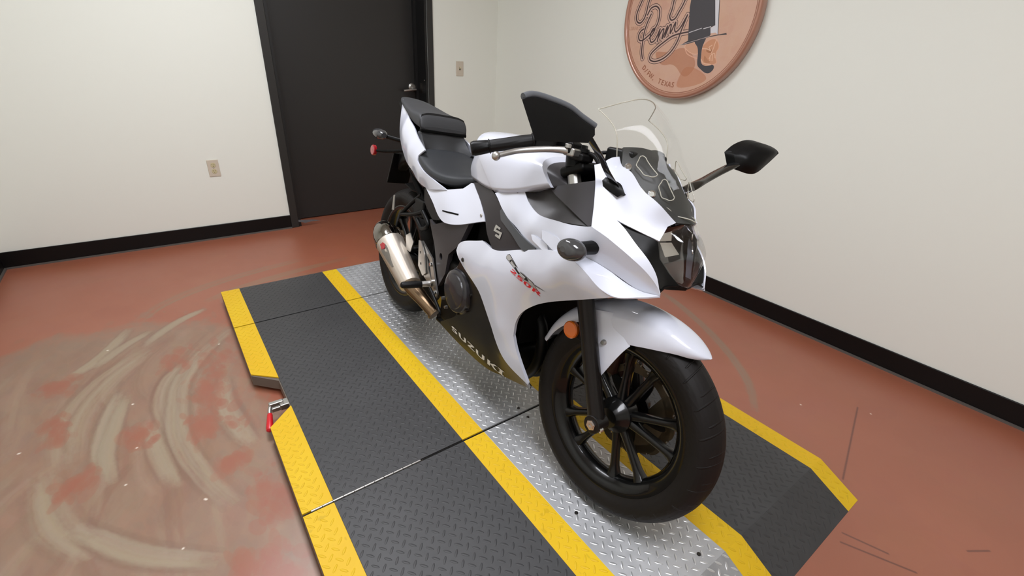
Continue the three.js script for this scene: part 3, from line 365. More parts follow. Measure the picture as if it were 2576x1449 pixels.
// ------------------------------------------------------------------ the motorcycle, in its own frame: x forward from the front contact patch, y up, z to its right
{
  const bike = thing('motorcycle', 'white and black faired sport motorcycle leaning on its stand in the middle of the platform', 'motorcycle');
  const yaw = -0.0145, lean = 0.157, STEER = 0.09, RAKE = 25.6 * Math.PI / 180;
  const fw = new THREE.Vector3(Math.cos(yaw), 0, -Math.sin(yaw)), side = new THREE.Vector3(Math.sin(yaw), 0, Math.cos(yaw)).multiplyScalar(Math.cos(lean)).add(new THREE.Vector3(0, Math.sin(lean), 0)), up = side.clone().cross(fw);
  bike.quaternion.setFromRotationMatrix(new THREE.Matrix4().makeBasis(fw, up, side)); bike.position.set(-0.6398, 0.004, -0.858);
  const A = (name, geo, mat, parent = bike, label) => obj(name, geo, mat, parent, label);
  const axis = new THREE.Vector3(-Math.sin(RAKE), Math.cos(RAKE), 0);
  const SM = new THREE.Matrix4().makeTranslation(0.104, 0, 0).multiply(new THREE.Matrix4().makeRotationAxis(axis, STEER)).multiply(new THREE.Matrix4().makeTranslation(-0.104, 0, 0));
  const turned = (o) => { o.applyMatrix4(SM); return o; };          // parts that turn with the bars
  const both = (name, geo, mat, label) => [A(name, geo, mat, bike, label), A(name, mirror(geo), mat)];
  const mir = (pts) => pts.map(([u, v, w]) => [u, v, -w]);
  const full = (half) => [...half, ...mir(half.filter((p) => p[2] !== 0)).reverse()];   // right half from top centre to bottom centre, closed by its mirror image

  // ---- wheels
  function wheel(name, c, Rt, half, rimW, hubW, steer) {
    const rim = A(name, revolve([[0.228, rimW], [0.2285, rimW - 0.004], [0.221, rimW - 0.006], [0.214, rimW - 0.008], [0.206, rimW * 0.55], [0.196, rimW * 0.3], [0.196, -rimW * 0.3], [0.206, -rimW * 0.55], [0.214, -rimW + 0.008], [0.221, -rimW + 0.006], [0.2285, -rimW + 0.004], [0.228, -rimW], [0.219, -rimW], [0.206, -rimW + 0.006], [0.194, -rimW * 0.5], [0.186, -rimW * 0.25], [0.186, rimW * 0.25], [0.194, rimW * 0.5], [0.206, rimW - 0.006], [0.219, rimW]], 120), rimMat);
    const s = (Rt - 0.222), prof = [[0.216, rimW - 0.003], [0.226, rimW - 0.001], [0.222 + s * 0.3, half * 0.95], [0.222 + s * 0.5, half], [0.222 + s * 0.66, half * 0.95], [0.222 + s * 0.8, half * 0.77], [0.222 + s * 0.91, half * 0.52], [0.222 + s * 0.98, half * 0.24], [Rt, 0]];
    const ty = [...smoothOpen(prof, 30), ...smoothOpen(prof, 30).reverse().slice(1).map(([r, w]) => [r, -w])].map((p) => [p[0], p[1]]);
    A('tire', revolve([...ty, [0.205, -rimW + 0.012], [0.205, rimW - 0.012]], 144), tireMat, rim);
    const sp = (a) => { const st = []; for (let i = 0; i <= 6; i++) { const k = i / 6, r = 0.034 + k * 0.158, ww = 0.017 - 0.003 * Math.sin(k * Math.PI) + (k > 0.9 ? 0.004 : 0), h = 0.0145 - 0.0045 * Math.sin(k * Math.PI * 0.9) + (k > 0.9 ? 0.005 : 0), da = a + (1 - k) ** 2 * 0.16 * Math.sign(Math.sin(a * 1e3)); st.push([[-ww, -h], [-ww * 0.55, -h], [ww * 0.55, -h], [ww, -h * 0.6], [ww, h * 0.6], [ww * 0.55, h], [-ww * 0.55, h], [-ww, h * 0.6]].map(([w, q]) => [r * Math.cos(a) - q * Math.sin(a), r * Math.sin(a) + q * Math.cos(a), w])); } return loft(st, { along: 12 }); };
    for (let k = 0; k < 5; k++) for (const o of [-76, -48]) A('spoke', sp((o + 72 * k) * Math.PI / 180), M.black, rim);
    A('hub', cone([0, 0, -hubW], [0, 0, hubW], 0.03, 0.03, 32, [[0, 0], [0, 0.028], [0.12, 0.034], [0.3, 0.052], [0.7, 0.052], [0.88, 0.034], [1, 0.028], [1, 0]]), M.black, rim);
    rim.position.set(...c); if (steer) turned(rim);
    return rim;
  }
  const treadTex = canvasTex(1024, 256, (c, w, h) => { c.fillStyle = '#fff'; c.fillRect(0, 0, w, h); c.strokeStyle = '#000'; c.lineWidth = 7; c.lineCap = 'round'; for (let i = 0; i < 6; i++) for (const s of [0, 1]) { const x = (i + s / 2) * w / 6, y = (v) => s ? h - v : v; c.beginPath(); c.moveTo(x, y(20)); c.quadraticCurveTo(x + 50, y(70), x + 60, y(118)); c.stroke(); c.beginPath(); c.moveTo(x + 70, y(40)); c.quadraticCurveTo(x + 100, y(70), x + 95, y(100)); c.stroke(); } }, false);
  treadTex.repeat.set(4, 1 / 0.33); treadTex.offset.set(0, -0.1);
  const rimMat = phy(0x060606, 0.25, 0, { specularIntensity: 0.45, clearcoat: 0.35, clearcoatRoughness: 0.06 });
  const tireMat = phy(0x141110, 0.6, 0, { specularIntensity: 0.5, bumpMap: treadTex, bumpScale: 0.002 });
  const fwheel = wheel('front_wheel', [0, 0.304, 0], 0.304, 0.055, 0.043, 0.055, true);
  const rotor = (R, r) => { const s = new THREE.Shape(); for (let i = 0; i <= 160; i++) { const a = i / 160 * 2 * Math.PI, q = R - 0.006 + 0.006 * Math.sign(Math.cos(a * 10)) * Math.abs(Math.cos(a * 10)) ** 0.5; i ? s.lineTo(q * Math.cos(a), q * Math.sin(a)) : s.moveTo(q * Math.cos(a), q * Math.sin(a)); } for (let k = 0; k < 30; k++) { const a = k / 30 * 2 * Math.PI, q = r + (0.25 + 0.25 * (k % 3)) * (R - r); s.holes.push(new THREE.Path(circlePts(q * Math.cos(a), q * Math.sin(a), 0.0032, 8).map((p) => new THREE.Vector2(...p)))); } s.holes.push(new THREE.Path(circlePts(0, 0, r, 40).map((p) => new THREE.Vector2(...p)))); return new THREE.ExtrudeGeometry(s, { depth: 0.0045, bevelEnabled: false }); };
  const carrier = (r) => { const s = new THREE.Shape(); for (let i = 0; i <= 120; i++) { const a = i / 120 * 2 * Math.PI, q = 0.058 + (r + 0.008 - 0.058) * Math.max(0, Math.cos(a * 5)) ** 1.5; i ? s.lineTo(q * Math.cos(a), q * Math.sin(a)) : s.moveTo(q * Math.cos(a), q * Math.sin(a)); } s.holes.push(new THREE.Path(circlePts(0, 0, 0.03, 24).map((p) => new THREE.Vector2(...p)))); return new THREE.ExtrudeGeometry(s, { depth: 0.006, bevelEnabled: false }); };
  const disk = std(0x5d5344, 0.4, 0.8);
  A('disc_carrier', carrier(0.112).translate(0, 0, -0.068), M.satin, fwheel); A('brake_disc', rotor(0.145, 0.112).translate(0, 0, -0.067), disk, fwheel);
  const rwheel = wheel('rear_wheel', [-1.43, 0.314, 0], 0.314, 0.07, 0.056, 0.07, false);
  A('brake_disc', rotor(0.12, 0.085).translate(0, 0, 0.072), disk, rwheel);
  A('sprocket', disc([0, 0], -0.085, -0.079, 0.11, 40), M.darkSteel, rwheel);

  // ---- front fork, fender, brake
  const K = (s, w, off = 0) => [-Math.sin(RAKE) * s + Math.cos(RAKE) * off, 0.304 + Math.cos(RAKE) * s + Math.sin(RAKE) * off, w];
  for (const s of [1, -1]) {
    const leg = turned(A('fork_leg', [cone(K(-0.022, 0.105 * s), K(0.37, 0.105 * s), 0.024, 0.024, 28, [[0, 0], [0, 0.016], [0.02, 0.022], [0.1, 0.0235], [0.94, 0.0245], [0.955, 0.027], [1, 0.027], [1, 0]]), disc([0, 0.304], 0.085 * s, 0.13 * s, 0.026, 24)], M.fork));
    A('fork_tube', cone(K(0.36, 0.105 * s), K(0.735, 0.105 * s), 0.0185, 0.0185, 24), M.alu, leg);
    A('axle_bolt', cone([0, 0.304, 0.13 * s], [0, 0.304, 0.137 * s], 0.014, 0.0125, 6, [[0, 0], [0, 0.015], [0.5, 0.015], [0.5, 0.011], [0.8, 0.011], [0.8, 0.0055], [0.3, 0.0055], [0.3, 0]]), M.chrome, leg);
    if (s > 0) A('pinch_bolt', disc([0.024, 0.3], 0.112, 0.124, 0.0075, 12), M.chrome, leg);
    A('reflector', disc([-0.166, 0.511], 0.1 * s, 0.114 * s, 0.0255, 28, 0.003), M.amber, leg, 'round amber reflector');
    A('reflector_bracket', rbox(-0.165, -0.1, 0.493, 0.53, 0.1 * s - 0.003, 0.1 * s + 0.003, 0.002), M.satin, leg);
  }
  const yoke = turned(A('triple_clamp', [rbox(-0.045, 0.045, -0.016, 0.016, -0.135, 0.135, 0.01).rotateZ(RAKE).translate(...K(0.47, 0, 0.02)), rbox(-0.045, 0.04, -0.014, 0.014, -0.13, 0.13, 0.01).rotateZ(RAKE).translate(...K(0.7, 0, 0.012))], M.satin));
  A('stem', tube([K(0.47, 0, 0.03), K(0.7, 0, 0.03)], 0.022), M.satin, yoke);
  turned(A('brake_caliper', [rbox(-0.16, -0.07, 0.36, 0.46, -0.105, -0.075, 0.012), rbox(-0.15, -0.08, 0.37, 0.45, -0.075, -0.045, 0.01)], std(0x4d3128, 0.5, 0.4)));
  {
    const ph = [56.6, 58, 61, 66, 72, 80, 88, 96, 104, 112, 122, 134, 147, 160], rc = [0.339, 0.339, 0.339, 0.339, 0.339, 0.338, 0.338, 0.338, 0.338, 0.337, 0.336, 0.334, 0.33, 0.324], b = [0.004, 0.02, 0.037, 0.052, 0.061, 0.068, 0.072, 0.075, 0.077, 0.078, 0.078, 0.076, 0.07, 0.06], re = [0.337, 0.325, 0.311, 0.295, 0.275, 0.255, 0.241, 0.236, 0.245, 0.262, 0.277, 0.288, 0.294, 0.3];
    const sec = (i, d) => { const a = ph[i] * Math.PI / 180, r = []; for (let j = -12; j <= 12; j++) { const t = Math.abs(j) / 12, q = t * Math.PI / 2, w = Math.sign(j) * (b[i] - d * 0.6) * Math.sin(q) ** 0.85, ro = re[i] + (rc[i] - d - re[i]) * Math.cos(q) ** 0.62; r.push([ro * Math.cos(a), 0.304 + ro * Math.sin(a), w]); } return r; };
    const fen = turned(A('front_fender', loft(ph.map((_, i) => [...sec(i, 0), ...sec(i, 0.004).reverse()]), { along: 60 }), M.white));
    const plate = panel([[-0.125, 0.59, 0.081], [-0.06, 0.605, 0.064], [-0.005, 0.565, 0.066], [0.006, 0.54, 0.072], [0.0, 0.529, 0.077], [-0.041, 0.427, 0.088], [-0.05, 0.424, 0.088], [-0.072, 0.44, 0.088], [-0.12, 0.55, 0.086]], { thick: 0.004, bulge: 0.003, reach: 0.02 });
    for (const [g, s] of [[plate, 1], [mirror(plate), -1]]) { const p = A('fender_stay', g, M.white, fen); p.userData.label = 'white side plate of the fender'; }
    for (const s of [1, -1]) A('fender_bolt', cone([-0.064, 0.519, 0.086 * s], [-0.064, 0.519, 0.094 * s], 0.0085, 0.006, 16), M.alu, fen);
  }
  // ---- bars
  for (const s of [1, -1]) {
    const q = (p) => [p[0], p[1], p[2] * s];
    const bar = turned(A('handlebar', [tube([[-0.303, 0.985, 0.1], [-0.325, 0.995, 0.15], [-0.372, 0.99, 0.225], [-0.456, 0.938, 0.34]].map(q), 0.0115), cone(q([-0.297, 0.945, 0.105]), q([-0.31, 1.0, 0.105]), 0.03, 0.029, 24)], M.satin));
    const g0 = [-0.366, 0.991, 0.217], g1 = [-0.434, 0.952, 0.308], g2 = [-0.46, 0.936, 0.346];
    A('grip', cone(q(g0), q(g1), 0.0165, 0.0165, 24, [[0, 0], [0, 0.02], [0.03, 0.02], [0.04, 0.0165], [0.3, 0.0172], [0.6, 0.0165], [0.97, 0.0165], [0.98, 0.019], [1, 0.019], [1, 0]]), M.rubber, bar);
    A('bar_end', cone(q(g1), q(g2), 0.0165, 0.0185, 24, [[0, 0], [0, 0.0165], [0.15, 0.0175], [0.8, 0.0195], [0.95, 0.0175], [1, 0.013], [1, 0]]), M.satin, bar);
    A('switch_housing', [rbox(-0.03, 0.03, -0.024, 0.024, -0.03, 0.03, 0.01).rotateY(0.6 * s).translate(-0.347, 0.995, 0.186 * s), rbox(-0.02, 0.045, -0.016, 0.018, -0.022, 0.022, 0.008).translate(-0.315, 0.992, 0.15 * s)], M.satin, bar);
    const lv = smoothOpen([[-0.282, 0.984, 0.165], [-0.305, 0.982, 0.185], [-0.335, 0.972, 0.225], [-0.36, 0.957, 0.275], [-0.368, 0.938, 0.328]].map(q), 24);
    A('lever', [loft(lv.map((p, i) => { const k = i / 24, a = 0.011 - 0.003 * k, h = 0.0095 - 0.0025 * k; return Array.from({ length: 12 }, (_, j) => { const t = j / 12 * 2 * Math.PI; return [p[0] + a * Math.cos(t), p[1] + h * Math.sin(t), p[2]]; }); }), { along: 40 }), new THREE.SphereGeometry(0.0115, 16, 12).translate(...q([-0.369, 0.936, 0.332])), rbox(-0.3, -0.262, 0.972, 0.994, 0.148 * s - 0.014, 0.148 * s + 0.022, 0.005), disc([0, 0], -0.002, 0.008, 0.012, 16).rotateX(-Math.PI / 2).translate(-0.284, 0.994, 0.166 * s)], M.alu, bar, 'polished aluminium lever');
    A('perch', [rbox(-0.3, -0.25, 0.965, 0.985, 0.115 * s - 0.02, 0.115 * s + 0.03, 0.006), tube([q([-0.29, 0.985, 0.12]), q([-0.24, 0.985, 0.11]), q([-0.21, 0.93, 0.09]), q([-0.2, 0.84, 0.06])], 0.006), tube([q([-0.27, 0.98, 0.11]), q([-0.22, 1.0, 0.07]), q([-0.19, 0.95, 0.05]), q([-0.19, 0.85, 0.03])], 0.005)], M.rubber, bar);
  }
  turned(A('fluid_reservoir', [cone([-0.27, 0.965, 0.125], [-0.275, 0.995, 0.125], 0.019, 0.019, 24, [[0, 0], [0, 0.016], [0.1, 0.018], [0.7, 0.018], [0.7, 0.021], [1, 0.021], [1, 0]])], M.satin));
  turned(A('ignition_lock', cone([-0.262, 0.93, 0], [-0.275, 0.97, 0], 0.024, 0.021, 20), M.satin));

  // ---- upper bodywork
  const cowl = panel([[-0.111, 0.834, 0.18], [-0.141, 0.897, 0.16], [-0.163, 0.937, 0.148], [-0.191, 0.972, 0.135], [-0.18, 0.979, 0.122], [-0.162, 0.996, 0.112], [-0.143, 1.003, 0.107], [-0.129, 0.984, 0.104], [-0.101, 0.975, 0.099], [-0.06, 0.94, 0.088], [-0.025, 0.924, 0.079], [-0.008, 0.914, 0.072], [0.026, 0.884, 0.045], [0.014, 0.871, 0.056], [0.023, 0.838, 0.085], [-0.064, 0.859, 0.135], [-0.078, 0.863, 0.14], [-0.061, 0.856, 0.137], [-0.005, 0.819, 0.126], [0.032, 0.793, 0.116], [0.057, 0.764, 0.106], [0.075, 0.72, 0.096], [0.069, 0.733, 0.1], [0.045, 0.762, 0.119], [0.004, 0.789, 0.142], [-0.043, 0.812, 0.162], [-0.071, 0.823, 0.171]], { out: [0.4, 0.3, 1], res: 0.011, thick: 0.004, lam: 1e-5 });
  both('upper_cowl', cowl, M.white);
  const wing = panel([[-0.563, 0.81, 0.16], [-0.538, 0.822, 0.153], [-0.433, 0.849, 0.148], [-0.389, 0.822, 0.157], [-0.341, 0.808, 0.166], [-0.232, 0.812, 0.176], [-0.126, 0.829, 0.18], [-0.111, 0.834, 0.18], [-0.071, 0.823, 0.171], [-0.043, 0.812, 0.162], [0.004, 0.789, 0.142], [0.045, 0.762, 0.119], [0.069, 0.733, 0.1], [0.075, 0.72, 0.096], [0.033, 0.712, 0.104], [-0.047, 0.734, 0.136], [-0.122, 0.75, 0.166], [-0.216, 0.735, 0.184], [-0.293, 0.712, 0.182], [-0.327, 0.72, 0.182], [-0.408, 0.745, 0.176], [-0.5, 0.775, 0.168]], { inner: [[-0.32, 0.775, 0.187], [-0.183, 0.779, 0.189], [-0.43, 0.79, 0.174]], thick: 0.004, lam: 1e-5, corner: 30 });
  const [cowlR] = both('cowl_side', wing, M.white);
  for (const f of [[[-0.317, 0.749], [-0.305, 0.752], [-0.247, 0.743], [-0.23, 0.729], [-0.246, 0.723], [-0.298, 0.739]], [[-0.279, 0.773], [-0.266, 0.775], [-0.207, 0.774], [-0.167, 0.751], [-0.206, 0.737], [-0.261, 0.754]]]) { const n = f.length, P = f.map(([x, y], i) => { const q = wing.userData.at([x, y, 0.187], i < 3 ? 0.001 : 0.009); return [q.x, q.y, q.z]; }); both('cowl_fin', panel(P, { thick: 0.005, smooth: false, res: 0.01 }), M.white); }
  A('fastener', cone([-0.459, 0.836, 0.146], [-0.458, 0.84, 0.152], 0.0055, 0.005, 12), M.darkSteel, cowlR);
  both('inner_panel', panel([[-0.354, 0.879, 0.125], [-0.165, 0.937, 0.146], [-0.144, 0.897, 0.157], [-0.112, 0.836, 0.178], [-0.124, 0.831, 0.179], [-0.207, 0.847, 0.16], [-0.307, 0.866, 0.136]], { thick: 0.004, smooth: false }), M.greyPlastic);
  both('intake_panel', panel([[-0.436, 0.848, 0.145], [-0.405, 0.848, 0.13], [-0.357, 0.878, 0.121], [-0.307, 0.865, 0.124], [-0.207, 0.846, 0.143], [-0.124, 0.83, 0.174], [-0.236, 0.811, 0.171], [-0.346, 0.805, 0.161], [-0.394, 0.82, 0.152]], { inner: [[-0.3, 0.832, 0.132]], thick: 0.004 }), std(0x2a2727, 0.5));
  const fcover = panel([[-0.749, 0.805, 0.125], [-0.677, 0.818, 0.13], [-0.579, 0.806, 0.152], [-0.518, 0.781, 0.162], [-0.487, 0.747, 0.167], [-0.422, 0.722, 0.177], [-0.317, 0.704, 0.185], [-0.341, 0.685, 0.18], [-0.502, 0.632, 0.172], [-0.558, 0.675, 0.168], [-0.601, 0.726, 0.16], [-0.674, 0.764, 0.143]], { thick: 0.004, corner: 25 });
  const [fcR] = both('frame_cover', fcover, M.frameGrey);
  A('emblem', onPanel(fcover, [poly([[0, 0.62], [0.5, 1], [0.98, 0.72], [0.8, 0.6], [0.52, 0.76], [0.36, 0.66], [1, 0.38], [0.5, 0], [0.02, 0.28], [0.2, 0.4], [0.48, 0.24], [0.64, 0.34]])], quadMap([-0.539, 0.713, 0.172], [-0.497, 0.727, 0.174], [-0.457, 0.694, 0.18], [-0.5, 0.673, 0.178]), 0.002), M.chrome, fcR, 'silver letter S emblem');
  both('trim_strip', panel([[-0.494, 0.741, 0.171], [-0.51, 0.766, 0.168], [-0.501, 0.776, 0.169], [-0.448, 0.757, 0.178], [-0.363, 0.732, 0.186], [-0.287, 0.717, 0.19], [-0.288, 0.7, 0.19], [-0.338, 0.693, 0.189], [-0.418, 0.721, 0.182]], { thick: 0.004 }), std(0x474a4e, 0.35));
  const fair = panel([[-0.73, 0.56, 0.17], [-0.728, 0.582, 0.166], [-0.717, 0.593, 0.166], [-0.579, 0.646, 0.168], [-0.546, 0.644, 0.171], [-0.511, 0.641, 0.173], [-0.341, 0.695, 0.185], [-0.206, 0.739, 0.194], [-0.123, 0.744, 0.205], [-0.075, 0.725, 0.197], [-0.035, 0.7, 0.182], [0.0, 0.691, 0.164], [-0.103, 0.639, 0.174], [-0.196, 0.592, 0.177], [-0.257, 0.553, 0.176], [-0.31, 0.502, 0.174], [-0.33, 0.461, 0.17], [-0.336, 0.411, 0.164], [-0.321, 0.373, 0.157], [-0.292, 0.323, 0.146], [-0.261, 0.267, 0.128], [-0.367, 0.311, 0.16], [-0.445, 0.392, 0.173], [-0.529, 0.474, 0.179], [-0.551, 0.486, 0.179], [-0.677, 0.534, 0.178]], { inner: [[-0.69, 0.565, 0.18], [-0.64, 0.58, 0.183], [-0.491, 0.619, 0.188], [-0.41, 0.647, 0.193], [-0.318, 0.675, 0.199], [-0.175, 0.72, 0.207], [-0.347, 0.556, 0.191], [-0.197, 0.633, 0.195], [-0.395, 0.408, 0.179], [-0.11, 0.686, 0.2]], thick: 0.012, lam: 1e-5, corner: 24, res: 0.012 });
  const [fairR] = both('side_fairing', fair, M.white);
  A('fastener', disc([-0.658, 0.55], 0.178, 0.186, 0.0075, 16), M.darkSteel, fairR);
  {
    const at = (pts) => [poly(pts)], id = (x, y) => [x, y, 0.195];
    A('lettering', onPanel(fair, at([[-0.406, 0.652], [-0.404, 0.658], [-0.394, 0.663], [-0.383, 0.66], [-0.34, 0.646], [-0.259, 0.628], [-0.251, 0.623], [-0.234, 0.622], [-0.208, 0.619], [-0.233, 0.618], [-0.249, 0.619], [-0.237, 0.608], [-0.266, 0.613], [-0.297, 0.617], [-0.346, 0.634], [-0.403, 0.647]]), id, 0.0006, 2), M.blackPrint, fairR, 'dark outline of the slanted letters');
    A('lettering', onPanel(fair, at([[-0.4045, 0.6527], [-0.4028, 0.657], [-0.3937, 0.6613], [-0.3845, 0.6587], [-0.342, 0.645], [-0.26, 0.6268], [-0.2525, 0.6215], [-0.234, 0.621], [-0.216, 0.6198], [-0.233, 0.6192], [-0.2495, 0.6203], [-0.241, 0.6097], [-0.265, 0.6144], [-0.297, 0.6188], [-0.345, 0.6353], [-0.4015, 0.6482]]), id, 0.001, 2), M.greyPrint, fairR, 'grey slanted letters');
    for (const m of [[[-0.384, 0.647], [-0.373, 0.654], [-0.34, 0.645], [-0.344, 0.643], [-0.373, 0.6505], [-0.374, 0.645], [-0.378, 0.644]], [[-0.35, 0.637], [-0.342, 0.642], [-0.317, 0.631], [-0.322, 0.628]], [[-0.319, 0.637], [-0.314, 0.6375], [-0.284, 0.632], [-0.274, 0.623], [-0.296, 0.622], [-0.289, 0.63]]]) A('lettering', onPanel(fair, at(m), id, 0.0014, 2), M.blackPrint, fairR, 'black strokes inside the slanted letters');
    A('lettering', onPanel(fair, words('250R'), quadMap([-0.359, 0.632, 0.195], [-0.222, 0.607, 0.195], [-0.229, 0.594, 0.195], [-0.366, 0.621, 0.195]), 0.0012), M.redPrint, fairR, 'red model number');
  }
  both('fairing_shoulder', panel([[-0.21, 0.737, 0.19], [-0.121, 0.751, 0.167], [-0.046, 0.734, 0.137], [0.034, 0.713, 0.105], [0.076, 0.72, 0.097], [0.042, 0.705, 0.13], [0.0, 0.691, 0.164], [-0.035, 0.7, 0.182], [-0.075, 0.725, 0.197], [-0.123, 0.744, 0.205]], { thick: 0.004, out: [0.3, 1, 0.5], corner: 25 }), M.white);
  const pan = panel([[-0.84, 0.211, 0.13], [-0.797, 0.24, 0.135], [-0.697, 0.316, 0.148], [-0.651, 0.422, 0.16], [-0.687, 0.471, 0.164], [-0.714, 0.498, 0.166], [-0.692, 0.545, 0.168], [-0.562, 0.5, 0.171], [-0.53, 0.485, 0.172], [-0.43, 0.405, 0.166], [-0.352, 0.322, 0.153], [-0.256, 0.265, 0.12], [-0.266, 0.244, 0.11], [-0.401, 0.212, 0.116], [-0.483, 0.191, 0.12], [-0.633, 0.186, 0.124], [-0.727, 0.19, 0.126], [-0.83, 0.199, 0.128]], { inner: [[-0.549, 0.327, 0.152], [-0.415, 0.278, 0.138], [-0.495, 0.29, 0.146]], thick: 0.004, lam: 2e-5, corner: 30 });
  const [panR] = both('belly_pan', pan, phy(0x131110, 0.3, 0, { specularIntensity: 0.6, clearcoat: 0.25, clearcoatRoughness: 0.08 }));
  A('lettering', onPanel(pan, words('SUZUKI'), quadMap([-0.743, 0.246, 0.13], [-0.391, 0.237, 0.124], [-0.397, 0.213, 0.118], [-0.738, 0.225, 0.127]), 0.001), M.whitePrint, panR, 'white letters along the lower edge');
  const sc = panel([[-1.089, 0.708, 0.135], [-0.9, 0.744, 0.142], [-0.802, 0.771, 0.133], [-0.766, 0.8, 0.124], [-0.751, 0.802, 0.125], [-0.632, 0.746, 0.155], [-0.584, 0.71, 0.168], [-0.84, 0.63, 0.165], [-0.898, 0.633, 0.16], [-0.989, 0.674, 0.15]], { inner: [[-0.87, 0.69, 0.157], [-0.75, 0.725, 0.146]], thick: 0.006, corner: 22 });
  const [scR] = both('side_cover', sc, M.white);
  A('slot', onPanel(sc, [poly([[-0.89, 0.664], [-0.885, 0.669], [-0.769, 0.6865], [-0.769, 0.6805], [-0.855, 0.667]])], (x, y) => [x, y, 0.163], 0.0007), M.deep, scR, 'narrow black slot');
  A('fastener', disc([-0.615, 0.722], 0.16, 0.166, 0.006, 14), M.alu, scR);

  // ---- nose: headlight, its black surround, windscreen, instruments, mirrors
  const head = A('headlight', panel(full([[0.046, 0.884, 0], [0.03, 0.872, 0.045], [0.02, 0.838, 0.081], [0.034, 0.796, 0.074], [0.055, 0.765, 0.05], [0.074, 0.742, 0.028], [0.083, 0.736, 0]]), { inner: [[0.094, 0.81, 0], [0.092, 0.77, 0], [0.076, 0.85, 0], [0.074, 0.81, 0.045], [0.074, 0.81, -0.045]], thick: 0.003, out: [1, 0, 0], res: 0.009 }), M.lens);
  A('lamp_bowl', panel(full([[0.02, 0.878, 0], [0.006, 0.866, 0.042], [0.0, 0.838, 0.074], [0.013, 0.797, 0.068], [0.035, 0.767, 0.045], [0.055, 0.744, 0.025], [0.064, 0.738, 0]]), { inner: [[0.0, 0.83, 0], [0.005, 0.82, 0.02], [0.005, 0.82, -0.02]], thick: 0.003, out: [1, 0, 0], res: 0.01, smooth: false }), M.glossBlack, head);
  for (const s of [1, -1]) {
    const q = (P) => P.map(([u, v, w]) => [u, v, w * s]);
    A('reflector', [panel(q([[0.022, 0.862, 0.045], [0.012, 0.852, 0.07], [0.014, 0.835, 0.074], [0.028, 0.84, 0.045]]), { thick: 0.002, out: [1, 0, 0], smooth: false, res: 0.02 }), panel(q([[0.018, 0.832, 0.073], [0.03, 0.836, 0.045], [0.05, 0.812, 0.03], [0.033, 0.8, 0.058]]), { thick: 0.002, out: [1, 0, 0], smooth: false, res: 0.02 })], std(0xc9c6c2, 0.16, 1), head);
  }
  both('headlight_surround', panel([[-0.067, 0.856, 0.131], [0.018, 0.836, 0.084], [0.031, 0.796, 0.075], [0.053, 0.764, 0.051], [0.073, 0.741, 0.029], [0.082, 0.735, 0], [0.078, 0.726, 0], [0.064, 0.728, 0.06], [0.066, 0.735, 0.094], [0.05, 0.765, 0.103], [0.026, 0.792, 0.113], [-0.011, 0.817, 0.123]], { thick: 0.004, out: [1, 0, 0.4], smooth: false }), M.satin);
  A('chin', panel(full([[0.078, 0.733, 0], [0.066, 0.733, 0.07], [0.07, 0.722, 0.094], [-0.06, 0.722, 0.12], [-0.06, 0.722, 0]]), { thick: 0.004, out: [0, -1, 0], smooth: false, res: 0.03 }), M.satin);
  const scrEdge = full([[-0.188, 1.15, 0], [-0.199, 1.137, 0.055], [-0.25, 1.105, 0.105], [-0.169, 1.055, 0.107], [-0.15, 0.995, 0.103], [-0.091, 0.954, 0.093], [-0.045, 0.924, 0.077], [-0.02, 0.914, 0.063], [0.012, 0.897, 0.033], [0.05, 0.892, 0]]);
  const scrHoles = [[[-0.095, 1.0, 0.083], [-0.1, 1.018, 0.075], [-0.09, 1.018, 0.07], [-0.045, 0.985, 0.062], [-0.05, 0.98, 0.069], [-0.07, 0.98, 0.078]], [[-0.038, 0.955, 0.063], [-0.038, 0.972, 0.055], [-0.03, 0.971, 0.05], [0.0, 0.935, 0.043], [-0.003, 0.931, 0.05], [-0.02, 0.934, 0.06]], [[-0.095, 1.0, -0.083], [-0.1, 1.018, -0.075], [-0.09, 1.018, -0.07], [-0.045, 0.985, -0.062], [-0.05, 0.98, -0.069], [-0.07, 0.98, -0.078]], [[-0.038, 0.955, -0.063], [-0.038, 0.972, -0.055], [-0.03, 0.971, -0.05], [0.0, 0.935, -0.043], [-0.003, 0.931, -0.05], [-0.02, 0.934, -0.06]]];
  const scr = panel(scrEdge, { inner: [[0.03, 0.932, 0], [-0.008, 0.984, 0], [-0.058, 1.043, 0], [-0.122, 1.112, 0], [-0.003, 0.927, 0.05], [-0.003, 0.927, -0.05], [-0.045, 0.979, 0.06], [-0.045, 0.979, -0.06], [-0.097, 1.042, 0.063], [-0.097, 1.042, -0.063], [-0.165, 1.11, 0.06], [-0.165, 1.11, -0.06]], thick: 0.0035, out: [1, 0.3, 0], res: 0.011, corner: 30, holes: scrHoles });
  const screen = A('windscreen', scr, M.glass);
  const edgeBar = (L, r) => { const P = []; L.forEach((a, i) => { const b = L[(i + 1) % L.length], n = Math.max(1, Math.round(Math.hypot(a[0] - b[0], a[1] - b[1], a[2] - b[2]) / 0.012)); for (let k = 0; k < n; k++) { const o = scr.userData.at([0, 1, 2].map((c) => a[c] + (b[c] - a[c]) * k / n), -0.0018); P.push([o.x, o.y, o.z]); } }); return tube(P, r, P.length * 2, 8, true); };
  A('polished_edge', edgeBar(scrEdge, 0.0014), M.edge, screen);
  for (const h of scrHoles) A('vent_edge', edgeBar(h, 0.0012), M.edge, screen);
  for (const s of [1, -1]) for (const p of [[-0.118, 0.983, 0.093], [-0.045, 0.933, 0.073]]) { const o = scr.userData.at([p[0], p[1], p[2] * s], -0.002), e = scr.userData.at([p[0], p[1], p[2] * s], 0.006); A('screw', cone([o.x, o.y, o.z], [e.x, e.y, e.z], 0.009, 0.0065, 16, [[0, 0], [0, 0.0095], [0.5, 0.0095], [0.9, 0.006], [0.9, 0.003], [0.6, 0.003], [0.6, 0]]), M.chrome, screen); }
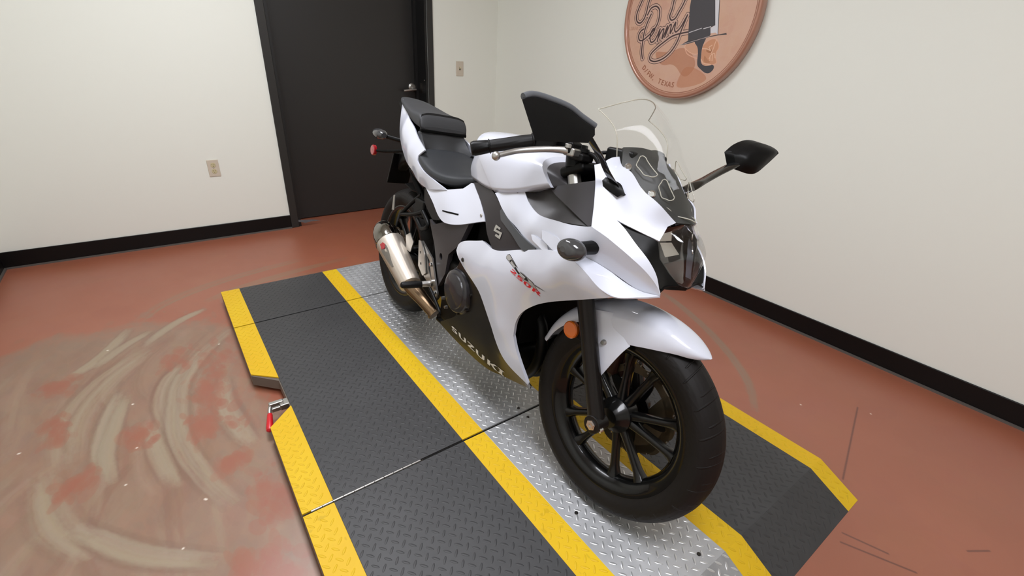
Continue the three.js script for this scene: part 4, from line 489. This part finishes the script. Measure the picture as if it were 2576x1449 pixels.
  const dash = A('instrument_panel', panel(full([[-0.135, 1.03, 0], [-0.142, 1.032, 0.03], [-0.155, 1.026, 0.085], [-0.134, 0.982, 0.099], [-0.066, 0.938, 0.084], [-0.012, 0.911, 0.069], [0.022, 0.882, 0.042], [0.044, 0.884, 0]]), { inner: [[-0.035, 0.965, 0], [-0.07, 0.985, 0.04], [-0.07, 0.985, -0.04]], thick: 0.006, out: [1, 0.5, 0], smooth: false }), std(0x272724, 0.5));
  A('meter', rbox(-0.22, -0.13, 0.955, 1.02, -0.075, 0.075, 0.008), M.satin, dash);
  const mirR = [[-0.158, 1.085, 0.42], [-0.161, 1.093, 0.395], [-0.157, 1.09, 0.332], [-0.15, 1.083, 0.292], [-0.142, 1.07, 0.262], [-0.13, 1.055, 0.224], [-0.126, 1.043, 0.224], [-0.123, 1.024, 0.243], [-0.131, 1.018, 0.307], [-0.134, 1.012, 0.386]];
  const mirL = [[-0.096, 1.055, -0.33], [-0.092, 1.08, -0.358], [-0.08, 1.1, -0.401], [-0.064, 1.101, -0.434], [-0.043, 1.09, -0.467], [-0.039, 1.084, -0.471], [-0.044, 1.047, -0.434], [-0.051, 1.016, -0.396], [-0.061, 1.012, -0.372], [-0.078, 1.017, -0.339]];
  const mirrorOf = (o, back, stalk, base, s) => {
    const m = A('mirror', panel(o, { thick: 0.03, dir: s > 0 ? [-0.0235, 0.0095, -0.0205] : [-0.03, 0.004, 0.004], bulge: s > 0 ? 0.004 : 0.022, reach: 0.03, out: [1, -0.2, 0], corner: s > 0 ? 28 : 50 }), M.satin);
    if (s > 0) { const top = o.slice(0, 6); A('mirror_rim', tube(top.map(([u, v, w]) => [u - 0.012, v + 0.0065, w - 0.0105]), 0.0075, 30, 10), std(0x55585c, 0.4), m, 'grey upper rim of the mirror shell'); }
    A('mirror_glass', panel(o.map(([u, v, w]) => { const cw = o.reduce((t, p) => t + p[2], 0) / o.length, cv = o.reduce((t, p) => t + p[1], 0) / o.length, k = 0.93; return s > 0 ? [u - 0.0255, cv + (v - cv) * k + 0.0095, cw + (w - cw) * k - 0.0205] : [u - 0.0315, cv + (v - cv) * k + 0.004, cw + (w - cw) * k + 0.004]; }), { thick: 0.002, out: [-1, 0, 0], corner: 50 }), M.mirror, m);
    A('stalk', loft(stalk.map(([u, v, w, a, b]) => Array.from({ length: 14 }, (_, j) => { const t = j / 14 * 2 * Math.PI; return [u + b * Math.cos(t), v + a * Math.sin(t) * 0.75, w + a * Math.sin(t) * 0.65 * s]; })), { along: 24 }), M.glossBlack, m);
    A('mirror_base', panel(base, { thick: 0.022, bulge: 0.012, reach: 0.015, out: [0.5, 0.6, 0.5 * s] }), M.satin, m);
  };
  mirrorOf(mirR, 0, [[-0.145, 1.045, 0.236, 0.024, 0.012], [-0.136, 1.022, 0.212, 0.021, 0.012], [-0.134, 0.995, 0.178, 0.018, 0.012], [-0.13, 0.965, 0.15, 0.018, 0.012], [-0.112, 0.935, 0.128, 0.02, 0.012]], [[-0.163, 0.952, 0.134], [-0.135, 0.948, 0.124], [-0.107, 0.943, 0.118], [-0.085, 0.925, 0.121], [-0.096, 0.912, 0.13], [-0.143, 0.927, 0.14]], 1);
  mirrorOf(mirL, 0, [[-0.085, 1.036, -0.35, 0.019, 0.014], [-0.09, 1.022, -0.318, 0.015, 0.016], [-0.094, 1.0, -0.27, 0.0125, 0.017], [-0.092, 0.975, -0.21, 0.0135, 0.017], [-0.09, 0.955, -0.16, 0.02, 0.018], [-0.1, 0.938, -0.13, 0.018, 0.012]], mir([[-0.163, 0.952, 0.134], [-0.135, 0.955, 0.135], [-0.095, 0.95, 0.135], [-0.08, 0.925, 0.125], [-0.096, 0.912, 0.13], [-0.143, 0.927, 0.14]]), -1);
  for (const s of [1, -1]) {
    const q = (p) => [p[0], p[1], p[2] * s];
    const ts = A('turn_signal', cone(q([-0.1, 0.783, 0.165]), q([-0.1, 0.781, 0.222]), 0.018, 0.017, 20), M.satin);
    A('lens', loft([[0.213, 0.012], [0.218, 0.02], [0.228, 0.026], [0.243, 0.027], [0.257, 0.021], [0.262, 0.007]].map(([w, r]) => Array.from({ length: 20 }, (_, j) => { const t = j / 20 * 2 * Math.PI; return q([-0.103 + (w - 0.24) * -0.3 + r * 1.3 * Math.cos(t), 0.778 + r * 1.0 * Math.sin(t), w]); })), { along: 20 }), M.smoke, ts, 'smoked lens');
    A('bulb', new THREE.SphereGeometry(0.013, 16, 12).translate(...q([-0.103, 0.778, 0.238])), M.brushed, ts);
  }

  // ---- tank, seats, tail
  const tk = (u, b, v0, v1, shear) => { const r = [], vm = v0 + (v1 - v0) * 0.42; for (let i = 0; i <= 28; i++) { const a = i / 28 * Math.PI, c = Math.cos(a), s = Math.sin(a); r.push([u, vm + (v1 - vm) * s ** 0.72, b * Math.sign(c) * Math.abs(c) ** 0.8]); } r.push([u, v0 + 0.012, -b * 0.985], [u, v0, -b * 0.95], [u, v0, 0], [u, v0, b * 0.95], [u, v0 + 0.012, b * 0.985]); return r.map(([x, v, w]) => [x - (v - v0) * shear, v, w]); };
  const tank = A('fuel_tank', loft([tk(-0.815, 0.085, 0.812, 0.84, 0.2), tk(-0.805, 0.105, 0.812, 0.87, 0.25), tk(-0.765, 0.122, 0.812, 0.918, 0.3), tk(-0.7, 0.14, 0.812, 0.96, 0.35), tk(-0.61, 0.157, 0.812, 0.983, 0.45), tk(-0.52, 0.163, 0.822, 0.987, 0.55), tk(-0.43, 0.16, 0.846, 0.98, 0.7), tk(-0.37, 0.154, 0.868, 0.97, 0.9), tk(-0.328, 0.147, 0.884, 0.96, 1.0)], { along: 48 }), M.white);
  A('tank_shell', loft([[-0.575, 0.163, 0.812, 0.9855, 1.2], [-0.55, 0.1655, 0.816, 0.9885, 1.15], [-0.5, 0.167, 0.826, 0.9905, 1.05], [-0.43, 0.164, 0.845, 0.9835, 1.0], [-0.37, 0.158, 0.867, 0.9735, 1.0], [-0.326, 0.15, 0.883, 0.963, 1.0]].map((a) => tk(...a)), { along: 30 }), M.white, tank);
  A('filler_cap', cone([-0.56, 0.984, 0], [-0.562, 0.998, 0], 0.036, 0.033, 28), M.satin, tank);
  A('tank_cover', loft([tk(-0.36, 0.144, 0.872, 0.962, 1.0), tk(-0.325, 0.138, 0.878, 0.95, 0.95), tk(-0.295, 0.125, 0.882, 0.93, 0.7), tk(-0.275, 0.105, 0.882, 0.91, 0.5), tk(-0.262, 0.08, 0.882, 0.892, 0.3)], { along: 24 }), M.greyPlastic);
  A('rider_seat', loft([sq(-1.232, 0.118, 0.815, 0.85, 2.6), sq(-1.2, 0.136, 0.79, 0.852, 2.8), sq(-1.12, 0.151, 0.766, 0.828, 3), sq(-1.03, 0.153, 0.75, 0.806, 3), sq(-0.95, 0.143, 0.742, 0.802, 3), sq(-0.88, 0.12, 0.748, 0.81, 2.8), sq(-0.82, 0.1, 0.77, 0.822, 2.6), sq(-0.785, 0.085, 0.79, 0.822, 2.4)], { along: 40 }), M.seat);
  A('seat_bolster', panel(full([[-1.243, 0.922, 0], [-1.243, 0.92, 0.1], [-1.24, 0.912, 0.104], [-1.165, 0.846, 0.112], [-1.19, 0.83, 0.1], [-1.2, 0.83, 0]]), { inner: [[-1.23, 0.875, 0]], thick: 0.03, out: [1, 0.4, 0], smooth: false }), M.seatTop);
  A('pillion_seat', loft([sq(-1.236, 0.1, 0.926, 0.94, 3), sq(-1.24, 0.11, 0.923, 0.955, 3.6), sq(-1.25, 0.113, 0.922, 0.976, 4), sq(-1.262, 0.114, 0.922, 0.988, 4.2), sq(-1.278, 0.114, 0.924, 0.992, 4.2), sq(-1.33, 0.113, 0.934, 0.996, 3.6), sq(-1.4, 0.106, 0.96, 1.004, 3.2), sq(-1.48, 0.092, 0.985, 1.018, 3), sq(-1.56, 0.07, 1.0, 1.033, 2.6), sq(-1.62, 0.045, 1.012, 1.036, 2.4)], { along: 44 }), M.seatTop);
  A('seat_front', panel(full([[-1.2635, 0.994, 0], [-1.2625, 0.992, 0.075], [-1.259, 0.984, 0.103], [-1.249, 0.955, 0.1145], [-1.238, 0.925, 0.1125], [-1.236, 0.922, 0]]), { inner: [[-1.246, 0.958, 0], [-1.246, 0.958, 0.07], [-1.246, 0.958, -0.07]], thick: 0.004, out: [1, 0, 0], corner: 30 }), phy(0x131415, 0.42, 0, { specularIntensity: 0.7 }), bike.children.find((c) => c.name === 'pillion_seat'), 'dark front face of the pillion seat');
  A('seat_gap', rbox(-1.25, -1.232, 0.914, 0.926, -0.112, 0.112, 0.003), M.deep);
  both('tail_cowl', panel([[-1.545, 1.025, 0.068], [-1.459, 0.998, 0.083], [-1.438, 0.984, 0.088], [-1.296, 0.923, 0.114], [-1.135, 0.854, 0.134], [-1.168, 0.824, 0.145], [-1.162, 0.801, 0.15], [-1.087, 0.775, 0.155], [-0.986, 0.757, 0.152], [-0.898, 0.742, 0.145], [-1.093, 0.71, 0.138], [-1.237, 0.747, 0.13], [-1.364, 0.797, 0.12], [-1.429, 0.845, 0.112], [-1.471, 0.89, 0.103], [-1.514, 0.965, 0.085]], { inner: [[-1.27, 0.83, 0.145], [-1.4, 0.9, 0.122], [-1.13, 0.755, 0.152]], thick: 0.006, lam: 4e-5 }), M.white);
  both('tail_underside', panel([[-1.248, 0.745, 0.127], [-1.104, 0.71, 0.135], [-1.144, 0.698, 0.12], [-1.241, 0.715, 0.11], [-1.31, 0.742, 0.11]], { thick: 0.004 }), M.frameGrey);
  const tail = A('tail_frame', loft([[-1.0, 0.09, 0.7, 0.76], [-1.2, 0.1, 0.73, 0.82], [-1.4, 0.085, 0.83, 0.94], [-1.55, 0.06, 0.93, 1.0], [-1.66, 0.035, 0.985, 1.02]].map((a) => sq(...a, 2.6)), { along: 24 }), M.satin);
  A('tail_light', loft([[-1.5, 0.05, 0.86, 0.93], [-1.58, 0.045, 0.88, 0.94], [-1.62, 0.03, 0.9, 0.935]].map((a) => sq(...a, 2.4)), { along: 12 }), M.red, tail);
  const holder = A('plate_holder', [loft([[-1.38, 0.05, 0.74, 0.82], [-1.5, 0.045, 0.74, 0.85], [-1.58, 0.036, 0.72, 0.83], [-1.63, 0.03, 0.68, 0.78]].map((a) => sq(...a, 4)), { along: 16 }), rbox(-0.006, 0.006, -0.11, 0.06, -0.06, 0.06, 0.004).rotateZ(-0.35).translate(-1.64, 0.71, 0)], M.satin);
  for (const s of [1, -1]) {
    A('stay', tube([[-1.56, 0.79, 0.03 * s], [-1.66, 0.765, 0.085 * s], [-1.72, 0.757, 0.125 * s]], 0.008), M.satin, holder);
    A('reflector', disc([-1.725, 0.757], 0.115 * s, 0.131 * s, 0.026, 24, 0.003), M.red, holder, 'round red reflector');
    const ts = A('turn_signal', tube([[-1.5, 0.84, 0.06 * s], [-1.58, 0.845, 0.12 * s]], 0.011), M.satin);
    A('lens', loft([[-1.555, 0.012], [-1.575, 0.022], [-1.61, 0.025], [-1.65, 0.02], [-1.672, 0.008]].map(([u, r]) => Array.from({ length: 18 }, (_, j) => { const t = j / 18 * 2 * Math.PI; return [u, 0.85 + r * Math.sin(t), (0.142 + 1.15 * r * Math.cos(t)) * s]; })), { along: 16 }), M.smoke, ts, 'smoked lens');
    A('bulb', new THREE.SphereGeometry(0.012, 14, 10).translate(-1.61, 0.85, 0.142 * s), M.brushed, ts);
  }

  // ---- frame, engine, exhaust, foot controls
  const main = [[-1.0, 0.6, 0.148], [-0.961, 0.588, 0.15], [-0.8, 0.655, 0.156], [-0.68, 0.68, 0.162], [-0.735, 0.576, 0.16], [-0.806, 0.517, 0.155], [-0.82, 0.432, 0.15], [-0.877, 0.355, 0.14], [-0.918, 0.464, 0.145], [-0.94, 0.508, 0.145]];
  both('frame', panel(main, { thick: 0.02, smooth: false, holes: [circlePts(-0.87, 0.485, 0.014, 14).map((p) => [...p, 0.148])] }), M.frameGrey);
  both('subframe_plate', panel([[-0.995, 0.672, 0.146], [-1.094, 0.704, 0.132], [-1.149, 0.695, 0.11], [-1.12, 0.65, 0.12], [-0.989, 0.6, 0.14], [-0.915, 0.62, 0.15], [-0.9, 0.634, 0.155]], { thick: 0.01, smooth: false }), M.plastic);
  A('inner_frame', [rbox(-1.0, -0.75, 0.3, 0.7, -0.125, 0.125, 0.02), rbox(-0.7, -0.42, 0.55, 0.79, -0.12, 0.12, 0.03), tube([[-0.95, 0.55, 0.08], [-1.15, 0.62, 0.09], [-1.3, 0.72, 0.09], [-1.5, 0.86, 0.06]], 0.016), tube([[-0.95, 0.55, -0.08], [-1.15, 0.62, -0.09], [-1.3, 0.72, -0.09], [-1.5, 0.86, -0.06]], 0.016), tube([[-0.45, 0.75, 0], [-0.35, 0.85, 0], [-0.28, 0.93, 0]], 0.05)], M.deep);
  const engine = A('engine', [rbox(-0.84, -0.5, 0.3, 0.5, -0.14, 0.14, 0.03), rbox(-0.58, -0.42, 0.42, 0.62, -0.12, 0.12, 0.03), rbox(-0.76, -0.4, 0.21, 0.32, -0.085, 0.085, 0.03), rbox(-0.9, -0.62, 0.2, 0.36, -0.112, 0.112, 0.02)], M.satin);
  A('clutch_cover', cone([-0.69, 0.415, 0.13], [-0.69, 0.415, 0.188], 0.084, 0.06, 48, [[0, 0], [0, 0.088], [0.45, 0.088], [0.5, 0.084], [0.78, 0.08], [0.86, 0.074], [0.87, 0.066], [0.95, 0.064], [1, 0.058], [1, 0]]), phy(0x242226, 0.35, 0, { clearcoat: 0.3 }), engine);
  for (let k = 0; k < 8; k++) { const a = k / 8 * 2 * Math.PI + 0.2; A('cover_bolt', cone([-0.69 + 0.086 * Math.cos(a), 0.415 + 0.086 * Math.sin(a), 0.15], [-0.69 + 0.086 * Math.cos(a), 0.415 + 0.086 * Math.sin(a), 0.166], 0.0065, 0.006, 10), M.darkSteel, engine); }
  for (const p of [[-0.819, 0.329, 0.152], [-0.791, 0.301, 0.15], [-0.71, 0.5, 0.165], [-0.64, 0.53, 0.17]]) A('case_bolt', cone([p[0], p[1], p[2] - 0.012], p, 0.007, 0.006, 10), M.alu, engine);
  A('radiator', [rbox(-0.39, -0.355, 0.36, 0.64, -0.125, 0.125, 0.01), rbox(-0.355, -0.345, 0.37, 0.63, -0.13, 0.13, 0.004)], M.deep);
  A('header_pipe', [tube([[-0.42, 0.5, 0.05], [-0.33, 0.42, 0.05], [-0.33, 0.28, 0.045], [-0.42, 0.19, 0.04], [-0.7, 0.165, 0.06], [-0.9, 0.2, 0.1]], 0.02), tube([[-0.42, 0.5, -0.05], [-0.33, 0.42, -0.05], [-0.33, 0.28, -0.045], [-0.42, 0.19, -0.03], [-0.7, 0.165, 0.0]], 0.02)], M.satin);
  const muf = A('muffler', cone([-1.03, 0.298, 0.185], [-1.315, 0.44, 0.195], 0.045, 0.066, 48, [[0, 0], [0, 0.034], [0.015, 0.045], [0.04, 0.0475], [0.78, 0.062], [0.8, 0.0635], [0.815, 0.062], [0.88, 0.061], [1, 0.056], [1.1, 0.046], [1.16, 0.036], [1.16, 0.03], [1.0, 0.029], [1.0, 0]]), std(0xd0c6ba, 0.46, 0.85));
  A('end_cone', cone([-1.262, 0.4135, 0.1935], [-1.36, 0.4625, 0.1968], 0.06, 0.04, 48, [[0, 0.0625], [0.02, 0.0645], [0.1, 0.0645], [0.3, 0.064], [0.62, 0.057], [0.85, 0.047], [0.97, 0.039], [0.97, 0.03], [0.5, 0.028], [0.5, 0]]), std(0x8e8a84, 0.1, 1), muf, 'polished tapered end cap');
  A('badge', panel([[-1.228, 0.418, 0.252], [-1.221, 0.43, 0.245], [-1.203, 0.427, 0.239], [-1.167, 0.406, 0.236], [-1.141, 0.386, 0.238], [-1.104, 0.36, 0.238], [-1.111, 0.355, 0.242], [-1.169, 0.376, 0.249], [-1.208, 0.394, 0.253]], { thick: 0.004, bulge: 0.001, reach: 0.01, res: 0.008 }), std(0x8f8a86, 0.25, 1), muf, 'slanted metal maker badge');
  A('badge_tip', panel([[-1.23, 0.418, 0.2535], [-1.222, 0.431, 0.246], [-1.206, 0.429, 0.241], [-1.195, 0.412, 0.2475], [-1.21, 0.402, 0.253]], { thick: 0.003, res: 0.008 }), M.red, muf);
  A('muffler_bracket', [panel([[-1.2, 0.47, 0.15], [-1.17, 0.49, 0.145], [-1.13, 0.46, 0.145], [-1.14, 0.41, 0.15], [-1.17, 0.415, 0.155]], { thick: 0.005, smooth: false })], M.alu, muf);
  A('exhaust_pipe', cone([-0.9, 0.215, 0.125], [-1.04, 0.3, 0.183], 0.03, 0.034, 32, [[0, 0], [0, 0.03], [0.06, 0.03], [0.06, 0.026], [0.5, 0.029], [0.85, 0.036], [1, 0.034], [1, 0]]), M.bronze);
  const rs = A('footrest_bracket', panel([[-1.047, 0.493, 0.152], [-1.035, 0.497, 0.152], [-0.934, 0.454, 0.152], [-0.857, 0.33, 0.152], [-0.868, 0.305, 0.15], [-0.9, 0.3, 0.15], [-0.95, 0.345, 0.152], [-0.985, 0.355, 0.152], [-1.029, 0.385, 0.152]], { thick: 0.007, smooth: false, holes: [[[-0.985, 0.452, 0.152], [-0.955, 0.44, 0.152], [-0.91, 0.36, 0.152], [-0.945, 0.39, 0.152]]] }), M.alu);
  A('heel_guard', panel([[-1.052, 0.495, 0.16], [-1.03, 0.497, 0.16], [-0.99, 0.455, 0.16], [-0.96, 0.38, 0.16], [-0.985, 0.36, 0.16], [-1.032, 0.388, 0.16]], { thick: 0.005, smooth: false, holes: [circlePts(-1.025, 0.45, 0.006, 10).map((p) => [...p, 0.16]), circlePts(-1.01, 0.405, 0.006, 10).map((p) => [...p, 0.16])] }), M.alu, rs);
  for (const p of [[-0.872, 0.33], [-0.93, 0.43], [-0.905, 0.365]]) A('bracket_bolt', disc(p, 0.15, 0.162, 0.0085, 16), M.chrome, rs);
  A('footpeg', [cone([-0.92, 0.35, 0.155], [-0.925, 0.348, 0.195], 0.014, 0.012, 16)], M.alu, rs);
  A('footpeg_rubber', cone([-0.925, 0.348, 0.19], [-0.94, 0.344, 0.275], 0.0135, 0.0135, 20, [[0, 0], [0, 0.013], [0.05, 0.0145], [0.85, 0.0145], [0.95, 0.012], [1, 0.006], [1, 0]]), M.rubber, rs);
  A('brake_pedal', tube([[-0.9, 0.34, 0.165], [-0.83, 0.31, 0.17], [-0.78, 0.285, 0.175], [-0.76, 0.285, 0.19]], 0.007), M.satin, rs);
  A('swingarm', [...[1, -1].map((s) => loft([[-0.9, 0.37], [-1.1, 0.355], [-1.3, 0.33], [-1.47, 0.314]].map(([u, v], i) => sq(u, 0.016, v - 0.035 + i * 0.004, v + 0.035 - i * 0.004, 3).map((p) => [p[0], p[1], p[2] + 0.105 * s])), { along: 8 })), rbox(-1.0, -0.86, 0.33, 0.41, -0.11, 0.11, 0.02), disc([-1.43, 0.314], 0.1, 0.13, 0.018), disc([-1.43, 0.314], -0.13, -0.1, 0.018)], M.satin);
  const spring = []; for (let i = 0; i <= 90; i++) { const a = i / 90 * 2 * Math.PI * 7; spring.push([-0.98 + 0.036 * Math.cos(a), 0.42 + i / 90 * 0.2, 0.036 * Math.sin(a)]); }
  A('shock_absorber', [tube(spring, 0.006, 180, 8), tube([[-0.98, 0.38, 0], [-0.98, 0.66, 0]], 0.022)], M.darkSteel);
  A('rear_hugger', [panel(full([[-1.19, 0.66, 0], [-1.19, 0.645, 0.075], [-1.33, 0.645, 0.078], [-1.43, 0.655, 0.07], [-1.44, 0.662, 0]]), { inner: [[-1.31, 0.672, 0]], thick: 0.004, out: [0, 1, 0], smooth: false }), tube([[-1.19, 0.655, 0.1], [-1.26, 0.6, 0.11], [-1.33, 0.535, 0.12]], 0.009), tube([[-1.33, 0.53, 0.12], [-1.22, 0.56, 0.12], [-1.12, 0.6, 0.12]], 0.009), rbox(-1.22, -1.13, 0.56, 0.64, 0.06, 0.115, 0.01), tube([[-1.12, 0.6, 0.12], [-1.05, 0.56, 0.125], [-1.1, 0.53, 0.125], [-1.17, 0.55, 0.12]], 0.01)], M.satin);
  A('hugger_bracket', panel([[-1.51, 0.505, 0.092], [-1.503, 0.58, 0.092], [-1.487, 0.585, 0.092], [-1.482, 0.51, 0.092]], { thick: 0.004, smooth: false }), M.alu, bike.children.find((c) => c.name === 'rear_hugger'));
  A('chain_guard', panel([[-0.95, 0.44, -0.1], [-1.45, 0.4, -0.1], [-1.45, 0.38, -0.1], [-0.95, 0.4, -0.1]], { thick: 0.004, out: [0, 0, -1], smooth: false }), M.plastic);
  A('side_stand', [tube([[-0.84, 0.25, -0.13], [-0.9, 0.13, -0.2], [-0.92, 0.056, -0.262]], 0.012), rbox(-0.95, -0.89, 0.044, 0.056, -0.28, -0.24, 0.004)], M.satin);
}
renderer.render(scene, camera);
